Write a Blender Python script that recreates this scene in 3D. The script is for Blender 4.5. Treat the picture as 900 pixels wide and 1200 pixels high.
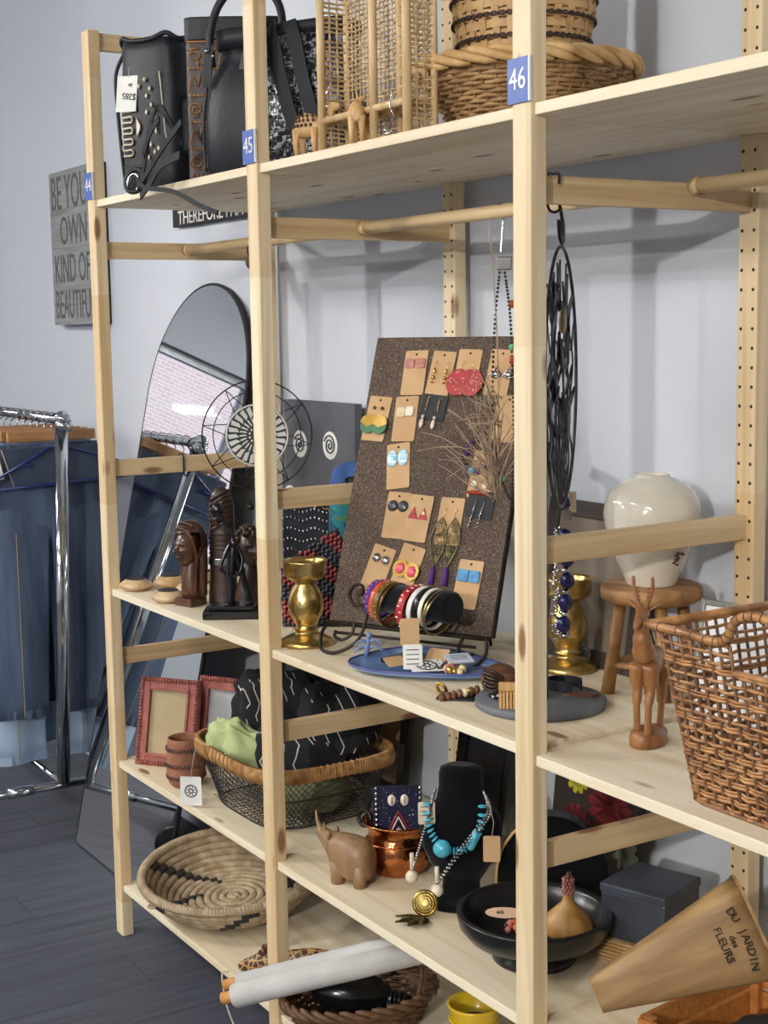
import bpy, math, random
from mathutils import Vector, Matrix
random.seed(7)
PI = math.pi
scene = bpy.context.scene
for o in list(bpy.data.objects): bpy.data.objects.remove(o)
COL = scene.collection

# ---------------------------------------------------------------- camera
CAM = Vector((3.4934, -1.3361, 1.5626))
YAW, PITCH, ROLL = 1.0122, -0.1259, -0.0154
_F = Vector((-math.sin(YAW)*math.cos(PITCH), math.cos(YAW)*math.cos(PITCH), math.sin(PITCH)))
_R0 = Vector((math.cos(YAW), math.sin(YAW), 0)); _U0 = _R0.cross(_F)
_R = _R0*math.cos(ROLL) + _U0*math.sin(ROLL); _U = _U0*math.cos(ROLL) - _R0*math.sin(ROLL)
cam = bpy.data.cameras.new('camera'); cam_o = bpy.data.objects.new('camera', cam); COL.objects.link(cam_o)
m = Matrix.Identity(4)
for i in range(3):
    m[i][0] = _R[i]; m[i][1] = _U[i]; m[i][2] = -_F[i]; m[i][3] = CAM[i]
cam_o.matrix_world = m
cam.sensor_fit = 'VERTICAL'; cam.sensor_height = 36.0; cam.lens = 36.0*1712.9/1200.0
cam.clip_start = 0.05; cam.clip_end = 100
scene.camera = cam_o

# ---------------------------------------------------------------- world, sun, exposure
w = bpy.data.worlds.new('sky'); scene.world = w; w.use_nodes = True
bg = w.node_tree.nodes['Background']; bg.inputs[0].default_value = (0.62, 0.76, 1.0, 1); bg.inputs[1].default_value = 3.2
sun = bpy.data.lights.new('sun', 'SUN'); sun.energy = 1.6; sun.angle = 0.01; sun.color = (1, .95, .88)
sun_o = bpy.data.objects.new('sun', sun); COL.objects.link(sun_o)
sun_o.rotation_euler = Vector((-0.62, 0.25, -0.74)).to_track_quat('-Z', 'Y').to_euler()
vs = scene.view_settings
vs.view_transform = 'Standard'; vs.look = 'None'; vs.gamma = 1.0; vs.use_curve_mapping = False
vs.exposure = -0.12
LAMP = 54.0        # emission strength of the ceiling light diffusers

# ---------------------------------------------------------------- materials
def C(r, g, b):
    f = lambda c: (c/255.0/12.92) if c/255.0 <= .04045 else ((c/255.0+.055)/1.055)**2.4
    return (f(r), f(g), f(b))
def nd(nt, t, ins=None, **props):
    n = nt.nodes.new(t)
    for k, v in props.items(): setattr(n, k, v)
    for k, v in (ins or {}).items():
        s = n.inputs[k]
        if isinstance(v, bpy.types.NodeSocket): nt.links.new(v, s)
        elif isinstance(v, (tuple, list)) and len(v) == 3 and s.type == 'RGBA': s.default_value = (*v, 1)
        else: s.default_value = v
    return n
def base(name, rough=.6, metal=0, spec=.5, coat=0, sheen=0):
    m = bpy.data.materials.new(name); m.use_nodes = True
    b = m.node_tree.nodes['Principled BSDF']
    b.inputs['Roughness'].default_value = rough; b.inputs['Metallic'].default_value = metal
    b.inputs['Specular IOR Level'].default_value = spec; b.inputs['Coat Weight'].default_value = coat
    b.inputs['Sheen Weight'].default_value = sheen
    return m, m.node_tree, b
def coords(nt, scale=(1, 1, 1), rand=True):
    tc = nd(nt, 'ShaderNodeTexCoord')
    v = tc.outputs['Object']
    if rand:
        oi = nd(nt, 'ShaderNodeObjectInfo')
        k = nd(nt, 'ShaderNodeMath', {0: oi.outputs['Random'], 1: 13.7}, operation='MULTIPLY')
        v = nd(nt, 'ShaderNodeVectorMath', {0: v, 1: k.outputs[0]}, operation='ADD').outputs[0]
    return nd(nt, 'ShaderNodeMapping', {'Vector': v, 'Scale': scale}).outputs[0]
def bump(nt, b, h, strength, dist=.01):
    n = nd(nt, 'ShaderNodeBump', {'Height': h, 'Strength': strength, 'Distance': dist})
    nt.links.new(n.outputs[0], b.inputs['Normal'])
_MC = {}
def mat(name, col, col2=None, rough=.6, metal=0, vs=(12, 12, 12), detail=3, bmp=0, bs=90, spec=.5, coat=0, sheen=0, lo=.35, hi=.65):
    if name in _MC: return _MC[name]
    m, nt, b = base(name, rough, metal, spec, coat, sheen)
    if col2 is None: col2 = tuple(c*.82 for c in col)
    n = nd(nt, 'ShaderNodeTexNoise', {'Vector': coords(nt, vs), 'Scale': 1.0, 'Detail': detail})
    r = nd(nt, 'ShaderNodeMapRange', {'Value': n.outputs[0], 'From Min': lo, 'From Max': hi})
    mx = nd(nt, 'ShaderNodeMix', {'Factor': r.outputs[0], 'A': (0,0,0), 'B': (0,0,0)}, data_type='RGBA') if False else nt.nodes.new('ShaderNodeMix')
    mx.data_type = 'RGBA'
    nt.links.new(r.outputs[0], mx.inputs[0]); mx.inputs[6].default_value = (*col, 1); mx.inputs[7].default_value = (*col2, 1)
    nt.links.new(mx.outputs[2], b.inputs['Base Color'])
    if bmp:
        n2 = nd(nt, 'ShaderNodeTexNoise', {'Vector': coords(nt, (bs, bs, bs)), 'Scale': 1.0, 'Detail': 2.0})
        bump(nt, b, n2.outputs[0], bmp, .004)
    _MC[name] = m
    return m
def mixc(nt, fac, a, b):
    mx = nt.nodes.new('ShaderNodeMix'); mx.data_type = 'RGBA'
    for i, v in ((0, fac), (6, a), (7, b)):
        if isinstance(v, bpy.types.NodeSocket): nt.links.new(v, mx.inputs[i])
        elif isinstance(v, tuple): mx.inputs[i].default_value = (*v, 1)
        else: mx.inputs[i].default_value = v
    return mx.outputs[2]
def mth(nt, op, a, b=0.0):
    return nd(nt, 'ShaderNodeMath', {0: a, 1: b}, operation=op).outputs[0]
def rng(nt, v, a, b, c=0., d=1.):
    return nd(nt, 'ShaderNodeMapRange', {'Value': v, 'From Min': a, 'From Max': b, 'To Min': c, 'To Max': d}).outputs[0]

def pine(name, axis, c1=C(237, 223, 189), c2=C(206, 177, 131), joints=0.0, stave=0.0, aged=0.0):
    """pine: grain along one axis, knots, finger joints along the length, glued staves across"""
    m, nt, b = base(name, .48, spec=.4)
    sc = [34.0, 34.0, 34.0]; sc[axis] = 1.3
    v = coords(nt, tuple(sc))
    n = nd(nt, 'ShaderNodeTexNoise', {'Vector': v, 'Scale': 1.0, 'Detail': 4.0, 'Distortion': .6}).outputs[0]
    col = mixc(nt, rng(nt, n, .42, .72), c1, c2)
    raw = coords(nt)
    sep = nd(nt, 'ShaderNodeSeparateXYZ', {0: raw})
    if stave:
        a2 = 1 if axis == 0 else 0
        f = mth(nt, 'FLOOR', mth(nt, 'MULTIPLY', sep.outputs[a2], 1/stave))
        w1 = nd(nt, 'ShaderNodeTexWhiteNoise', {'W': f}, noise_dimensions='1D').outputs[0]
        col = mixc(nt, mth(nt, 'MULTIPLY', w1, .35), col, C(216, 186, 138))
    if joints:
        f = mth(nt, 'FLOOR', mth(nt, 'MULTIPLY', sep.outputs[axis], 1/joints))
        w1 = nd(nt, 'ShaderNodeTexWhiteNoise', {'W': f}, noise_dimensions='1D').outputs[0]
        col = mixc(nt, mth(nt, 'MULTIPLY', w1, .6), col, C(200, 160, 104))
    ks = [13.0, 13.0, 13.0]; ks[axis] = 4.2
    vo = nd(nt, 'ShaderNodeTexVoronoi', {'Vector': coords(nt, tuple(ks)), 'Scale': 1.0, 'Randomness': 1.0}).outputs['Distance']
    col = mixc(nt, rng(nt, vo, .085, .15, .85, 0.), col, C(120, 72, 42))
    nt.links.new(col, b.inputs['Base Color'])
    bump(nt, b, n, .08, .002)
    return m
M_POST = pine('pine_post', 2, joints=.52)
M_SHELF = pine('pine_shelf', 0, C(237, 228, 204), C(216, 198, 162), stave=.085)
M_RAIL = pine('pine_rail', 1, C(216, 190, 147), C(178, 144, 99))
M_ROD = pine('pine_rod', 0, C(220, 194, 150), C(196, 164, 116))

def wood(name, c1, c2, axis=2, rough=.4, coat=0, fine=60):
    m, nt, b = base(name, rough, spec=.45, coat=coat)
    sc = [fine]*3; sc[axis] = fine/14
    n = nd(nt, 'ShaderNodeTexNoise', {'Vector': coords(nt, tuple(sc)), 'Scale': 1.0, 'Detail': 4.0, 'Distortion': .8}).outputs[0]
    nt.links.new(mixc(nt, rng(nt, n, .35, .7), c1, c2), b.inputs['Base Color'])
    bump(nt, b, n, .12, .002)
    return m
def emit(name, col, s):
    m = bpy.data.materials.new(name); m.use_nodes = True; nt = m.node_tree; nt.nodes.clear()
    e = nd(nt, 'ShaderNodeEmission', {'Color': (*col, 1), 'Strength': s}); o = nt.nodes.new('ShaderNodeOutputMaterial')
    nt.links.new(e.outputs[0], o.inputs[0]); return m

# ---------------------------------------------------------------- mesh builder
def basis(d):
    d = Vector(d).normalized(); a = Vector((0, 0, 1)) if abs(d.z) < .9 else Vector((1, 0, 0))
    x = d.cross(a).normalized(); return x, d.cross(x).normalized()
class MB:
    def __init__(s): s.v = []; s.f = []; s.s = []
    def raw(s, v, f, smooth=False, T=None):
        k = len(s.v)
        s.v += [tuple(T @ Vector(p)) if T else tuple(p) for p in v]
        s.f += [tuple(i+k for i in q) for q in f]; s.s += [smooth]*len(f); return s
    def box(s, c, d, T=None):
        x, y, z = d[0]/2, d[1]/2, d[2]/2
        v = [(c[0]+a*x, c[1]+b*y, c[2]+e*z) for e in (-1, 1) for b in (-1, 1) for a in (-1, 1)]
        return s.raw(v, [(0,2,3,1),(4,5,7,6),(0,1,5,4),(2,6,7,3),(0,4,6,2),(1,3,7,5)], False, T)
    def tube(s, path, r, n=8, closed=False, caps=True, flat=None, T=None):
        P = [Vector(p) for p in path]; N = len(P)
        R = r if isinstance(r, (list, tuple)) else [r]*N
        v = []; fx = None
        for i, p in enumerate(P):
            if closed: d = P[(i+1) % N]-P[i-1]
            else: d = P[min(i+1, N-1)]-P[max(i-1, 0)]
            if d.length < 1e-9: d = Vector((0, 0, 1))
            d.normalize()
            if fx is None: fx = basis(d)[0]
            fx = fx - d*fx.dot(d)
            fx = fx.normalized() if fx.length > 1e-6 else basis(d)[0]
            fy = d.cross(fx)
            for k in range(n):
                a = 2*PI*k/n
                v.append(p + fx*(math.cos(a)*R[i]) + fy*(math.sin(a)*R[i]*(flat or 1)))
        f = []
        for i in range(N if closed else N-1):
            j = (i+1) % N
            for k in range(n):
                l = (k+1) % n; f.append((i*n+k, i*n+l, j*n+l, j*n+k))
        s.raw(v, f, True, T)
        if caps and not closed:
            s.raw([], [], False)
            k0 = len(s.v)-len(v)
            s.f += [tuple(k0+k for k in reversed(range(n))), tuple(k0+(N-1)*n+k for k in range(n))]; s.s += [False, False]
        return s
    def loft(s, rings, caps=True, smooth=True, T=None):
        n = len(rings[0]); v = [p for r in rings for p in r]; f = []
        for i in range(len(rings)-1):
            for k in range(n):
                l = (k+1) % n; f.append((i*n+k, i*n+l, (i+1)*n+l, (i+1)*n+k))
        k0 = len(s.v); s.raw(v, f, smooth, T)
        if caps:
            s.f += [tuple(k0+k for k in reversed(range(n))), tuple(k0+(len(rings)-1)*n+k for k in range(n))]; s.s += [False, False]
        return s
    def lathe(s, prof, n=32, c=(0, 0, 0), T=None):
        rings = [[(c[0]+r*math.cos(2*PI*k/n), c[1]+r*math.sin(2*PI*k/n), c[2]+z) for k in range(n)] for r, z in prof]
        return s.loft(rings, True, True, T)
    def ball(s, c, r, nu=12, nv=8, T=None):
        if not isinstance(r, (tuple, list)): r = (r, r, r)
        rings = []
        for j in range(nv+1):
            t = PI*j/nv; q = max(math.sin(t), 1e-3)
            rings.append([(c[0]+r[0]*q*math.cos(2*PI*k/nu), c[1]+r[1]*q*math.sin(2*PI*k/nu), c[2]-r[2]*math.cos(t)) for k in range(nu)])
        return s.loft(rings, False, True, T)
    def prism(s, poly, d, T=None):
        """poly in xy, extruded 0..d in z"""
        n = len(poly); v = [(x, y, 0) for x, y in poly]+[(x, y, d) for x, y in poly]
        f = [tuple(reversed(range(n))), tuple(range(n, 2*n))]+[(k, (k+1) % n, n+(k+1) % n, n+k) for k in range(n)]
        return s.raw(v, f, False, T)
    def torus(s, c, R, r, axis=(0, 0, 1), n=28, k=6, ry=None, T=None):
        x, y = basis(axis)
        return s.tube([Vector(c)+x*(R*math.cos(2*PI*i/n))+y*((ry or R)*math.sin(2*PI*i/n)) for i in range(n)], r, k, True, T=T)
    def warp(s, fn): s.v = [tuple(fn(Vector(p))) for p in s.v]; return s
    def mesh(s, name, mt):
        me = bpy.data.meshes.new(name); me.from_pydata(s.v, [], s.f)
        me.polygons.foreach_set('use_smooth', s.s); me.materials.append(mt); me.update(); return me
    def build(s, name, mt, parent=None, loc=(0, 0, 0), rot=(0, 0, 0), label=None, cat=None, group=None, kind=None, bevel=0):
        return link(name, s.mesh(name, mt), parent, loc, rot, label, cat, group, kind, bevel)
def tag(o, label=None, cat=None, group=None, kind=None):
    if label: o['label'] = label
    if cat: o['category'] = cat
    if group: o['group'] = group
    if kind: o['kind'] = kind
    return o
def link(name, data, parent=None, loc=(0, 0, 0), rot=(0, 0, 0), label=None, cat=None, group=None, kind=None, bevel=0):
    o = bpy.data.objects.new(name, data); COL.objects.link(o); o.location = loc; o.rotation_euler = rot
    if parent: o.parent = parent
    if bevel:
        b = o.modifiers.new('bevel', 'BEVEL'); b.width = bevel; b.segments = 2; b.limit_method = 'ANGLE'
    return tag(o, label, cat, group, kind)
def thing(name, label, cat, loc=(0, 0, 0), rz=0, group=None, rot=None):
    return link(name, None, None, loc, rot or (0, 0, rz), label, cat, group)
def clone(o, parent=None, loc=None, rz=None, label=None, group=None, rot=None):
    c = o.copy(); COL.objects.link(c)
    if parent: c.parent = parent
    if loc is not None: c.location = loc
    if rz is not None: c.rotation_euler = (0, 0, rz)
    if rot is not None: c.rotation_euler = rot
    if label: c['label'] = label
    if group: c['group'] = group
    for ch in [q for q in COL.objects if q.parent == o]: clone(ch, c)
    return c
def text(name, body, size, mt, parent, loc, rot=(0, 0, 0), align='CENTER', ext=.0004, sx=1.0, T=None):
    cu = bpy.data.curves.new('t', 'FONT'); cu.body = body; cu.size = size; cu.align_x = align; cu.align_y = 'CENTER'
    cu.extrude = ext; cu.resolution_u = 3
    to = bpy.data.objects.new('t', cu); COL.objects.link(to)
    bpy.context.view_layer.update()
    me = bpy.data.meshes.new_from_object(to.evaluated_get(bpy.context.evaluated_depsgraph_get()))
    bpy.data.objects.remove(to); bpy.data.curves.remove(cu)
    for q in me.vertices: q.co.x *= sx
    if T: me.transform(T)
    me.materials.clear(); me.materials.append(mt)
    return link(name, me, parent, loc, rot)
def FACE_FRONT(): return (PI/2, 0, 0)      # text lying in xz plane, facing -y
def circ(r, n=24, cx=0, cy=0, ry=None, a0=0): return [(cx+r*math.cos(a0+2*PI*k/n), cy+(ry or r)*math.sin(a0+2*PI*k/n)) for k in range(n)]
def rrect(w, h, r, n=4):
    p = []
    for cx, cy, a in ((w/2-r, h/2-r, 0), (-w/2+r, h/2-r, PI/2), (-w/2+r, -h/2+r, PI), (w/2-r, -h/2+r, 1.5*PI)):
        for k in range(n+1): t = a+PI/2*k/n; p.append((cx+r*math.cos(t), cy+r*math.sin(t)))
    return p
def smooth_path(pts, n=6):
    P = [Vector(p) for p in pts]; out = []
    for i in range(len(P)-1):
        a, b, c, d = P[max(i-1, 0)], P[i], P[i+1], P[min(i+2, len(P)-1)]
        for k in range(n):
            t = k/n
            out.append(.5*((2*b)+(c-a)*t+(2*a-5*b+4*c-d)*t*t+(3*b-a-3*c+d)*t**3))
    out.append(P[-1]); return out
STD_UP = Matrix.Rotation(PI/2, 4, 'X')       # xy-prism -> standing in xz, extruding towards -y
K = {}
K['black_leather'] = mat('black_leather', C(22, 23, 27), C(34, 36, 42), rough=.5, spec=.35, bmp=.15, bs=160)
K['cream'] = mat('cream_paint', C(226, 214, 190), C(200, 186, 156), rough=.8)
K['paper'] = mat('white_paper', C(232, 232, 226), C(222, 220, 212), rough=.8)
K['ink'] = mat('black_ink', C(30, 30, 34), rough=.8)
K['kraft'] = mat('kraft_card', C(206, 170, 126), C(194, 156, 112), rough=.85)
K['silver'] = mat('silver_metal', C(206, 204, 200), C(150, 148, 146), rough=.25, metal=1)
K['chrome'] = mat('chrome', C(214, 216, 220), C(190, 192, 196), rough=.1, metal=1)
K['gold'] = mat('antique_gold', C(226, 200, 132), C(172, 142, 78), rough=.3, metal=1, vs=(30, 30, 30), bmp=.5, bs=55)
K['bright_gold'] = mat('bright_gold', C(232, 200, 120), C(190, 150, 70), rough=.25, metal=1)
K['iron'] = mat('dark_iron', C(62, 52, 46), C(40, 34, 32), rough=.5, metal=.6)
K['black_wire'] = mat('black_wire', C(28, 27, 28), rough=.4, metal=.3)
K['velvet'] = mat('black_velvet', C(9, 9, 13), C(14, 14, 19), rough=.95, spec=.1, sheen=.15)
K['velvet2'] = mat('black_card', C(16, 18, 24), C(24, 26, 32), rough=.6)
K['white'] = mat('white_gloss', C(238, 234, 226), rough=.3)
K['black'] = mat('black_gloss', C(14, 14, 16), C(22, 22, 24), rough=.2)
K['blackmat'] = mat('black_matt', C(20, 20, 22), C(30, 30, 32), rough=.7)
K['rattan'] = mat('rattan_cane', C(206, 166, 108), C(160, 116, 66), rough=.5, vs=(40, 40, 40))
K['string'] = mat('string', C(196, 186, 168), rough=.9)
# ================================================================ the room
WALL_Y = .52; X0, X1, Y0, HT = -5.0, 7.0, -7.0, 3.0
M_WALL = mat('wall_paint', C(203, 207, 214), C(197, 201, 209), rough=.75, vs=(.8, .8, .8), bmp=.03, bs=220)
M_CEIL = mat('ceiling_paint', C(210, 214, 216), rough=.9)
def floor_mat():
    m, nt, b = base('grey_vinyl', .55, spec=.3)
    n = nd(nt, 'ShaderNodeTexNoise', {'Vector': coords(nt, (46, 3, 20)), 'Scale': 1.0, 'Detail': 5.0, 'Distortion': .5}).outputs[0]
    oi = nd(nt, 'ShaderNodeObjectInfo').outputs['Random']
    c = mixc(nt, rng(nt, n, .3, .75), C(60, 62, 70), C(86, 89, 98))
    c = mixc(nt, mth(nt, 'MULTIPLY', oi, .45), c, C(72, 75, 86))
    nt.links.new(c, b.inputs['Base Color']); bump(nt, b, n, .1, .002)
    return m
M_FLOOR = floor_mat()
fl = MB().box(((X0+X1)/2, (Y0+WALL_Y)/2, -.055), (X1-X0+.4, WALL_Y-Y0+.4, .10)).build('floor', M_FLOOR, kind='structure')
PW, PL = .178, 1.22
plank = MB().box((0, 0, -.0025), (PW-.0016, PL-.0016, .005)).mesh('plank', M_FLOOR)
for i in range(26):
    x = -3.05+PW*(i+.5); off = (i*.37) % PL
    for j in range(-2, 3):
        y = WALL_Y-.61-PL*j-off
        if y-PL/2 < -2.4 or y+PL/2 > WALL_Y+.02: 
            if y+PL/2 > WALL_Y: continue
            if y-PL/2 < -2.4: continue
        link('plank', plank, fl, (x, y, 0))
    # end piece at the wall
    ys = [WALL_Y-.61-PL*j-off+PL/2 for j in range(-2, 3)]; top = max([q for q in ys if q <= WALL_Y], default=None)
    if top is not None and WALL_Y-top > .02:
        d = WALL_Y-top; MB().box((0, 0, -.0025), (PW-.0016, d-.0016, .005)).build('plank', M_FLOOR, fl, (x, top+d/2, 0))
MB().box(((X0+X1)/2, WALL_Y+.1, HT/2), (X1-X0+.4, .2, HT)).build('wall_back', M_WALL, kind='structure')
MB().box(((X0+X1)/2, Y0-.1, HT/2), (X1-X0+.4, .2, HT)).build('wall_front', M_WALL, kind='structure')
MB().box((X1+.1, (Y0+WALL_Y)/2, HT/2), (.2, WALL_Y-Y0, HT)).build('wall_right', M_WALL, kind='structure')
MB().box(((X0+X1)/2, (Y0+WALL_Y)/2, HT+.1), (X1-X0+.4, WALL_Y-Y0+.4, .2)).build('ceiling', M_CEIL, kind='structure')
WY0, WY1, WZ0, WZ1 = -5.2, -.35, .75, 2.27
wl = MB()
wl.box((X0-.1, (Y0+WALL_Y)/2, WZ0/2), (.2, WALL_Y-Y0, WZ0)); wl.box((X0-.1, (Y0+WALL_Y)/2, (WZ1+HT)/2), (.2, WALL_Y-Y0, HT-WZ1))
wl.box((X0-.1, (Y0+WY0)/2, (WZ0+WZ1)/2), (.2, WY0-Y0, WZ1-WZ0)); wl.box((X0-.1, (WALL_Y+WY1)/2, (WZ0+WZ1)/2), (.2, WALL_Y-WY1, WZ1-WZ0))
wl.build('wall_left', M_WALL, kind='structure')
def glass_mat():
    m = bpy.data.materials.new('window_glass'); m.use_nodes = True; nt = m.node_tree; nt.nodes.clear()
    t = nd(nt, 'ShaderNodeBsdfTransparent', {'Color': (.94, .97, .96, 1)}); g = nd(nt, 'ShaderNodeBsdfGlossy', {'Roughness': .02})
    f = nd(nt, 'ShaderNodeFresnel', {'IOR': 1.45}); mx = nd(nt, 'ShaderNodeMixShader', {0: f.outputs[0], 1: t.outputs[0], 2: g.outputs[0]})
    o = nt.nodes.new('ShaderNodeOutputMaterial'); nt.links.new(mx.outputs[0], o.inputs[0]); return m
M_ALU = mat('grey_aluminium', C(150, 154, 158), rough=.4, metal=.7)
win = link('window_1', None, None, (X0-.1, (WY0+WY1)/2, WZ0), kind='structure')
ww, wh = WY1-WY0, WZ1-WZ0
fr = MB()
for z in (.025, wh-.025): fr.box((0, 0, z), (.08, ww, .05))
for k in range(4): fr.box((0, -ww/2+.025+k*(ww-.05)/3, wh/2), (.08, .05, wh-.1))
fr.build('window_frame', M_ALU, win)
pane = MB().box((0, 0, 0), (.008, (ww-.2)/3, wh-.1)).mesh('pane', glass_mat())
for k in range(3): link('pane', pane, win, (0, -ww/2+.025+(k+.5)*(ww-.05)/3, wh/2))
# brick building across the street, seen only in the mirror
def brick_mat():
    m, nt, b = base('sunlit_brick', .9)
    tc = nd(nt, 'ShaderNodeTexCoord').outputs['Object']
    sp = nd(nt, 'ShaderNodeSeparateXYZ', {0: tc}); cb = nd(nt, 'ShaderNodeCombineXYZ', {0: sp.outputs[1], 1: sp.outputs[2]}).outputs[0]
    br = nd(nt, 'ShaderNodeTexBrick', {'Vector': cb, 'Scale': 1.0, 'Mortar Size': .008, 'Brick Width': .22, 'Row Height': .075})
    for i, c in ((1, C(214, 176, 166)), (2, C(206, 166, 156)), (3, C(216, 204, 198))): br.inputs[i].default_value = (*c, 1)
    nt.links.new(br.outputs[0], b.inputs['Base Color']); return m
bb = thing('brick_building', 'pale red brick building seen across the street in the mirror', 'building', (-24, -10, 0))
MB().box((0, 0, 7), (.6, 44, 14.0)).build('wall', brick_mat(), bb)
MB().box((.1, 0, 14.1), (1.0, 44.2, .2)).build('cornice', mat('stone_trim', C(206, 198, 184)), bb)
MB().box((-14.7, -8, -.2), (19, 50, .1)).build('pavement', mat('asphalt', C(120, 120, 122), bmp=.2), label='grey street paving outside the shop window', kind='structure')

# ceiling lights
lightd = thing('ceiling_light', 'long white ceiling light panel over the shop floor', 'ceiling light', (0, 0, HT), 0, 'ceiling light panels')
f = MB()
for sx in (-1, 1): f.box((sx*.61, 0, -.045), (.02, .24, .09))
f.box((0, 0, -.006), (1.2, .24, .012))
f.build('frame', K['white'], lightd)
MB().loft([[(x, .11*math.cos(a), -.013-.075*math.sin(a)) for a in [PI*k/10 for k in range(11)]] for x in (-.6, .6)], True, False).build('diffuser', emit('lamp_light', (1.0, .98, .955), LAMP), lightd)
spots = [(-.9, -2.2, 0), (1.6, -2.6, 0), (4.4, -2.9, 0), (-3.2, -2.2, 0), (-.9, -4.8, 0), (2.2, -5.0, 0), (5.2, -5.2, 0)]
lightd.location = (spots[0][0], spots[0][1], HT)
for x, y, rz in spots[1:]: clone(lightd, None, (x, y, HT), rz)

# spotlights on the ceiling that throw the soft shadows onto the back wall
def spotlight(loc, aim, power, size, rad, label):
    t = thing('track_spotlight', label, 'spotlight', loc)
    d = (Vector(aim)-Vector(loc)).normalized(); q = d.to_track_quat('-Z', 'Y').to_euler()
    MB().tube([(0, 0, HT-loc[2]), (0, 0, 0)], .012, 8).build('stem', K['white'], t)
    MB().lathe([(.030, .09), (.058, .07), (.060, -.05), (.056, -.05), (.054, .06), (.030, .07)], 24).build('lamp_head', K['white'], t, rot=q)
    l = bpy.data.lights.new('spot', 'SPOT'); l.energy = power; l.spot_size = math.radians(size); l.spot_blend = .5; l.shadow_soft_size = rad; l.color = (1, .97, .93)
    o = bpy.data.objects.new('spot_light', l); COL.objects.link(o); o.parent = t; o.rotation_euler = q; o.location = d*.055
spotlight((4.95, -5.2, 2.55), (1.5, .4, 1.35), 640, 46, .07, 'white ceiling spotlight over the far aisle')
spotlight((-.9, -2.5, 2.75), (1.0, .4, 1.2), 95, 75, .04, 'white ceiling spotlight facing the earring board')

# ================================================================ shelving
P, WX, WYD, D = .864, .044, .030, .466
ZPT = 2.284; ZT, ZM, ZM3, ZL, ZB = 1.8813, .917, .909, .4707, .138; TH = .0175
M_HOLE = mat('peg_hole', C(60, 40, 26), rough=.9)
M_BLUE = mat('blue_plastic', C(62, 98, 172), C(56, 90, 164), rough=.4)
def frame(k, label, num=None):
    t = thing('shelving_frame', label, 'shelf frame', (k*P, 0, 0), 0, 'pine ladder frames of the shelving')
    fp = MB().box((WX/2, WYD/2, ZPT/2), (WX, WYD, ZPT)).build('front_post', M_POST, t, bevel=.0025)
    rp = MB().box((WX/2, D+WYD/2, ZPT/2), (WX, WYD, ZPT)).build('rear_post', M_POST, t, bevel=.0025)
    h = MB()
    for n in range(-14, 56):
        z = 1.8384-.032*n
        if .05 < z < ZPT-.02:
            for x in (.0085, .0345):
                h.tube([(x, D-.0004, z), (x, D+.002, z)], .0031, 8)
    h.build('peg_holes', M_HOLE, rp, kind='stuff')
    for z in (2.281, 1.7815, 1.240, .757):
        MB().box((.0185, (WYD+D)/2, z-.0206), (.0175, D-WYD+.004, .0412)).build('rail', M_RAIL, t, bevel=.0015)
    if num:
        s = MB().box((0, 0, 0), (.049, .004, .064)).build('number_sign', M_BLUE, fp, (WX/2-.003, -.0022, ZT+.034))
        MB().box((.0262, 0.0002, 0), (.0034, .0042, .064)).build('sign_edge', K['white'], fp, (WX/2-.003, -.0022, ZT+.034))
        text('number', num, .044, K['white'], fp, (WX/2-.003, -.0046, ZT+.035), FACE_FRONT(), sx=.92)
    return t
frame(0, 'pine shelving frame with blue number sign 44 by the clothes rack', '44')
frame(1, 'pine shelving frame with blue number sign 45 beside the earring board', '45')
frame(2, 'pine shelving frame with blue number sign 46 beside the rattan basket', '46')
frame(3, 'pine shelving frame without a number sign past the rattan basket')
def board(b, z, label):
    xl, xr = WX, P; o = WX/2-.0025
    pts = [(xl+.0005, .0067), (xr-.0005, .0067), (xr-.0005, WYD+.002), (xr+o, WYD+.002), (xr+o, D-.002), (xr-.0005, D-.002), (xr-.0005, .489),
           (xl+.0005, .489), (xl+.0005, D-.002), (WX-o, D-.002), (WX-o, WYD+.002), (xl+.0005, WYD+.002)]
    MB().prism(pts, TH).build('shelf_board', M_SHELF, None, (b*P, 0, z-TH), label=label, cat='shelf', group='pine shelf boards', bevel=.0015)
B12 = ['under the black bags', 'under the camel figurines and wide wicker bowl', 'above the vase on the stool']
for b in range(3): board(b, ZT, 'pine top shelf board '+B12[b])
board(0, ZM, 'pine shelf board carrying the carved busts'); board(1, ZM, 'pine shelf board carrying the cork earring board'); board(2, ZM3, 'pine shelf board carrying the antelope and rattan basket')
board(0, ZL, 'pine shelf board carrying the red picture frames'); board(1, ZL, 'pine shelf board carrying the necklace bust'); board(2, ZL, 'pine shelf board under the tapered wooden planter')
board(0, ZB, 'low pine shelf board carrying the coiled basket'); board(1, ZB, 'low pine shelf board under the rolled canvas')
for b, lab in ((0, 'pine dowel rod with a wire ornament hanging from it'), (1, 'pine dowel rod with bead necklaces hanging from it'), (2, 'pine dowel rod with nothing hanging from it')):
    y = .25 if b < 2 else .338
    z = 1.7635 if b < 2 else 1.776
    t = thing('hanging_rod', lab, 'rod', (b*P+.0275, y, z), 0, 'dowel rods between the frames')
    MB().tube([(0, 0, 0), (P-.0185, 0, 0)], .0125, 16).build('rod', M_ROD, t)
    MB().tube([(0, 0, 0), (.018, 0, 0)], .0145, 16).build('rod_end', M_RAIL, t)

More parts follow.
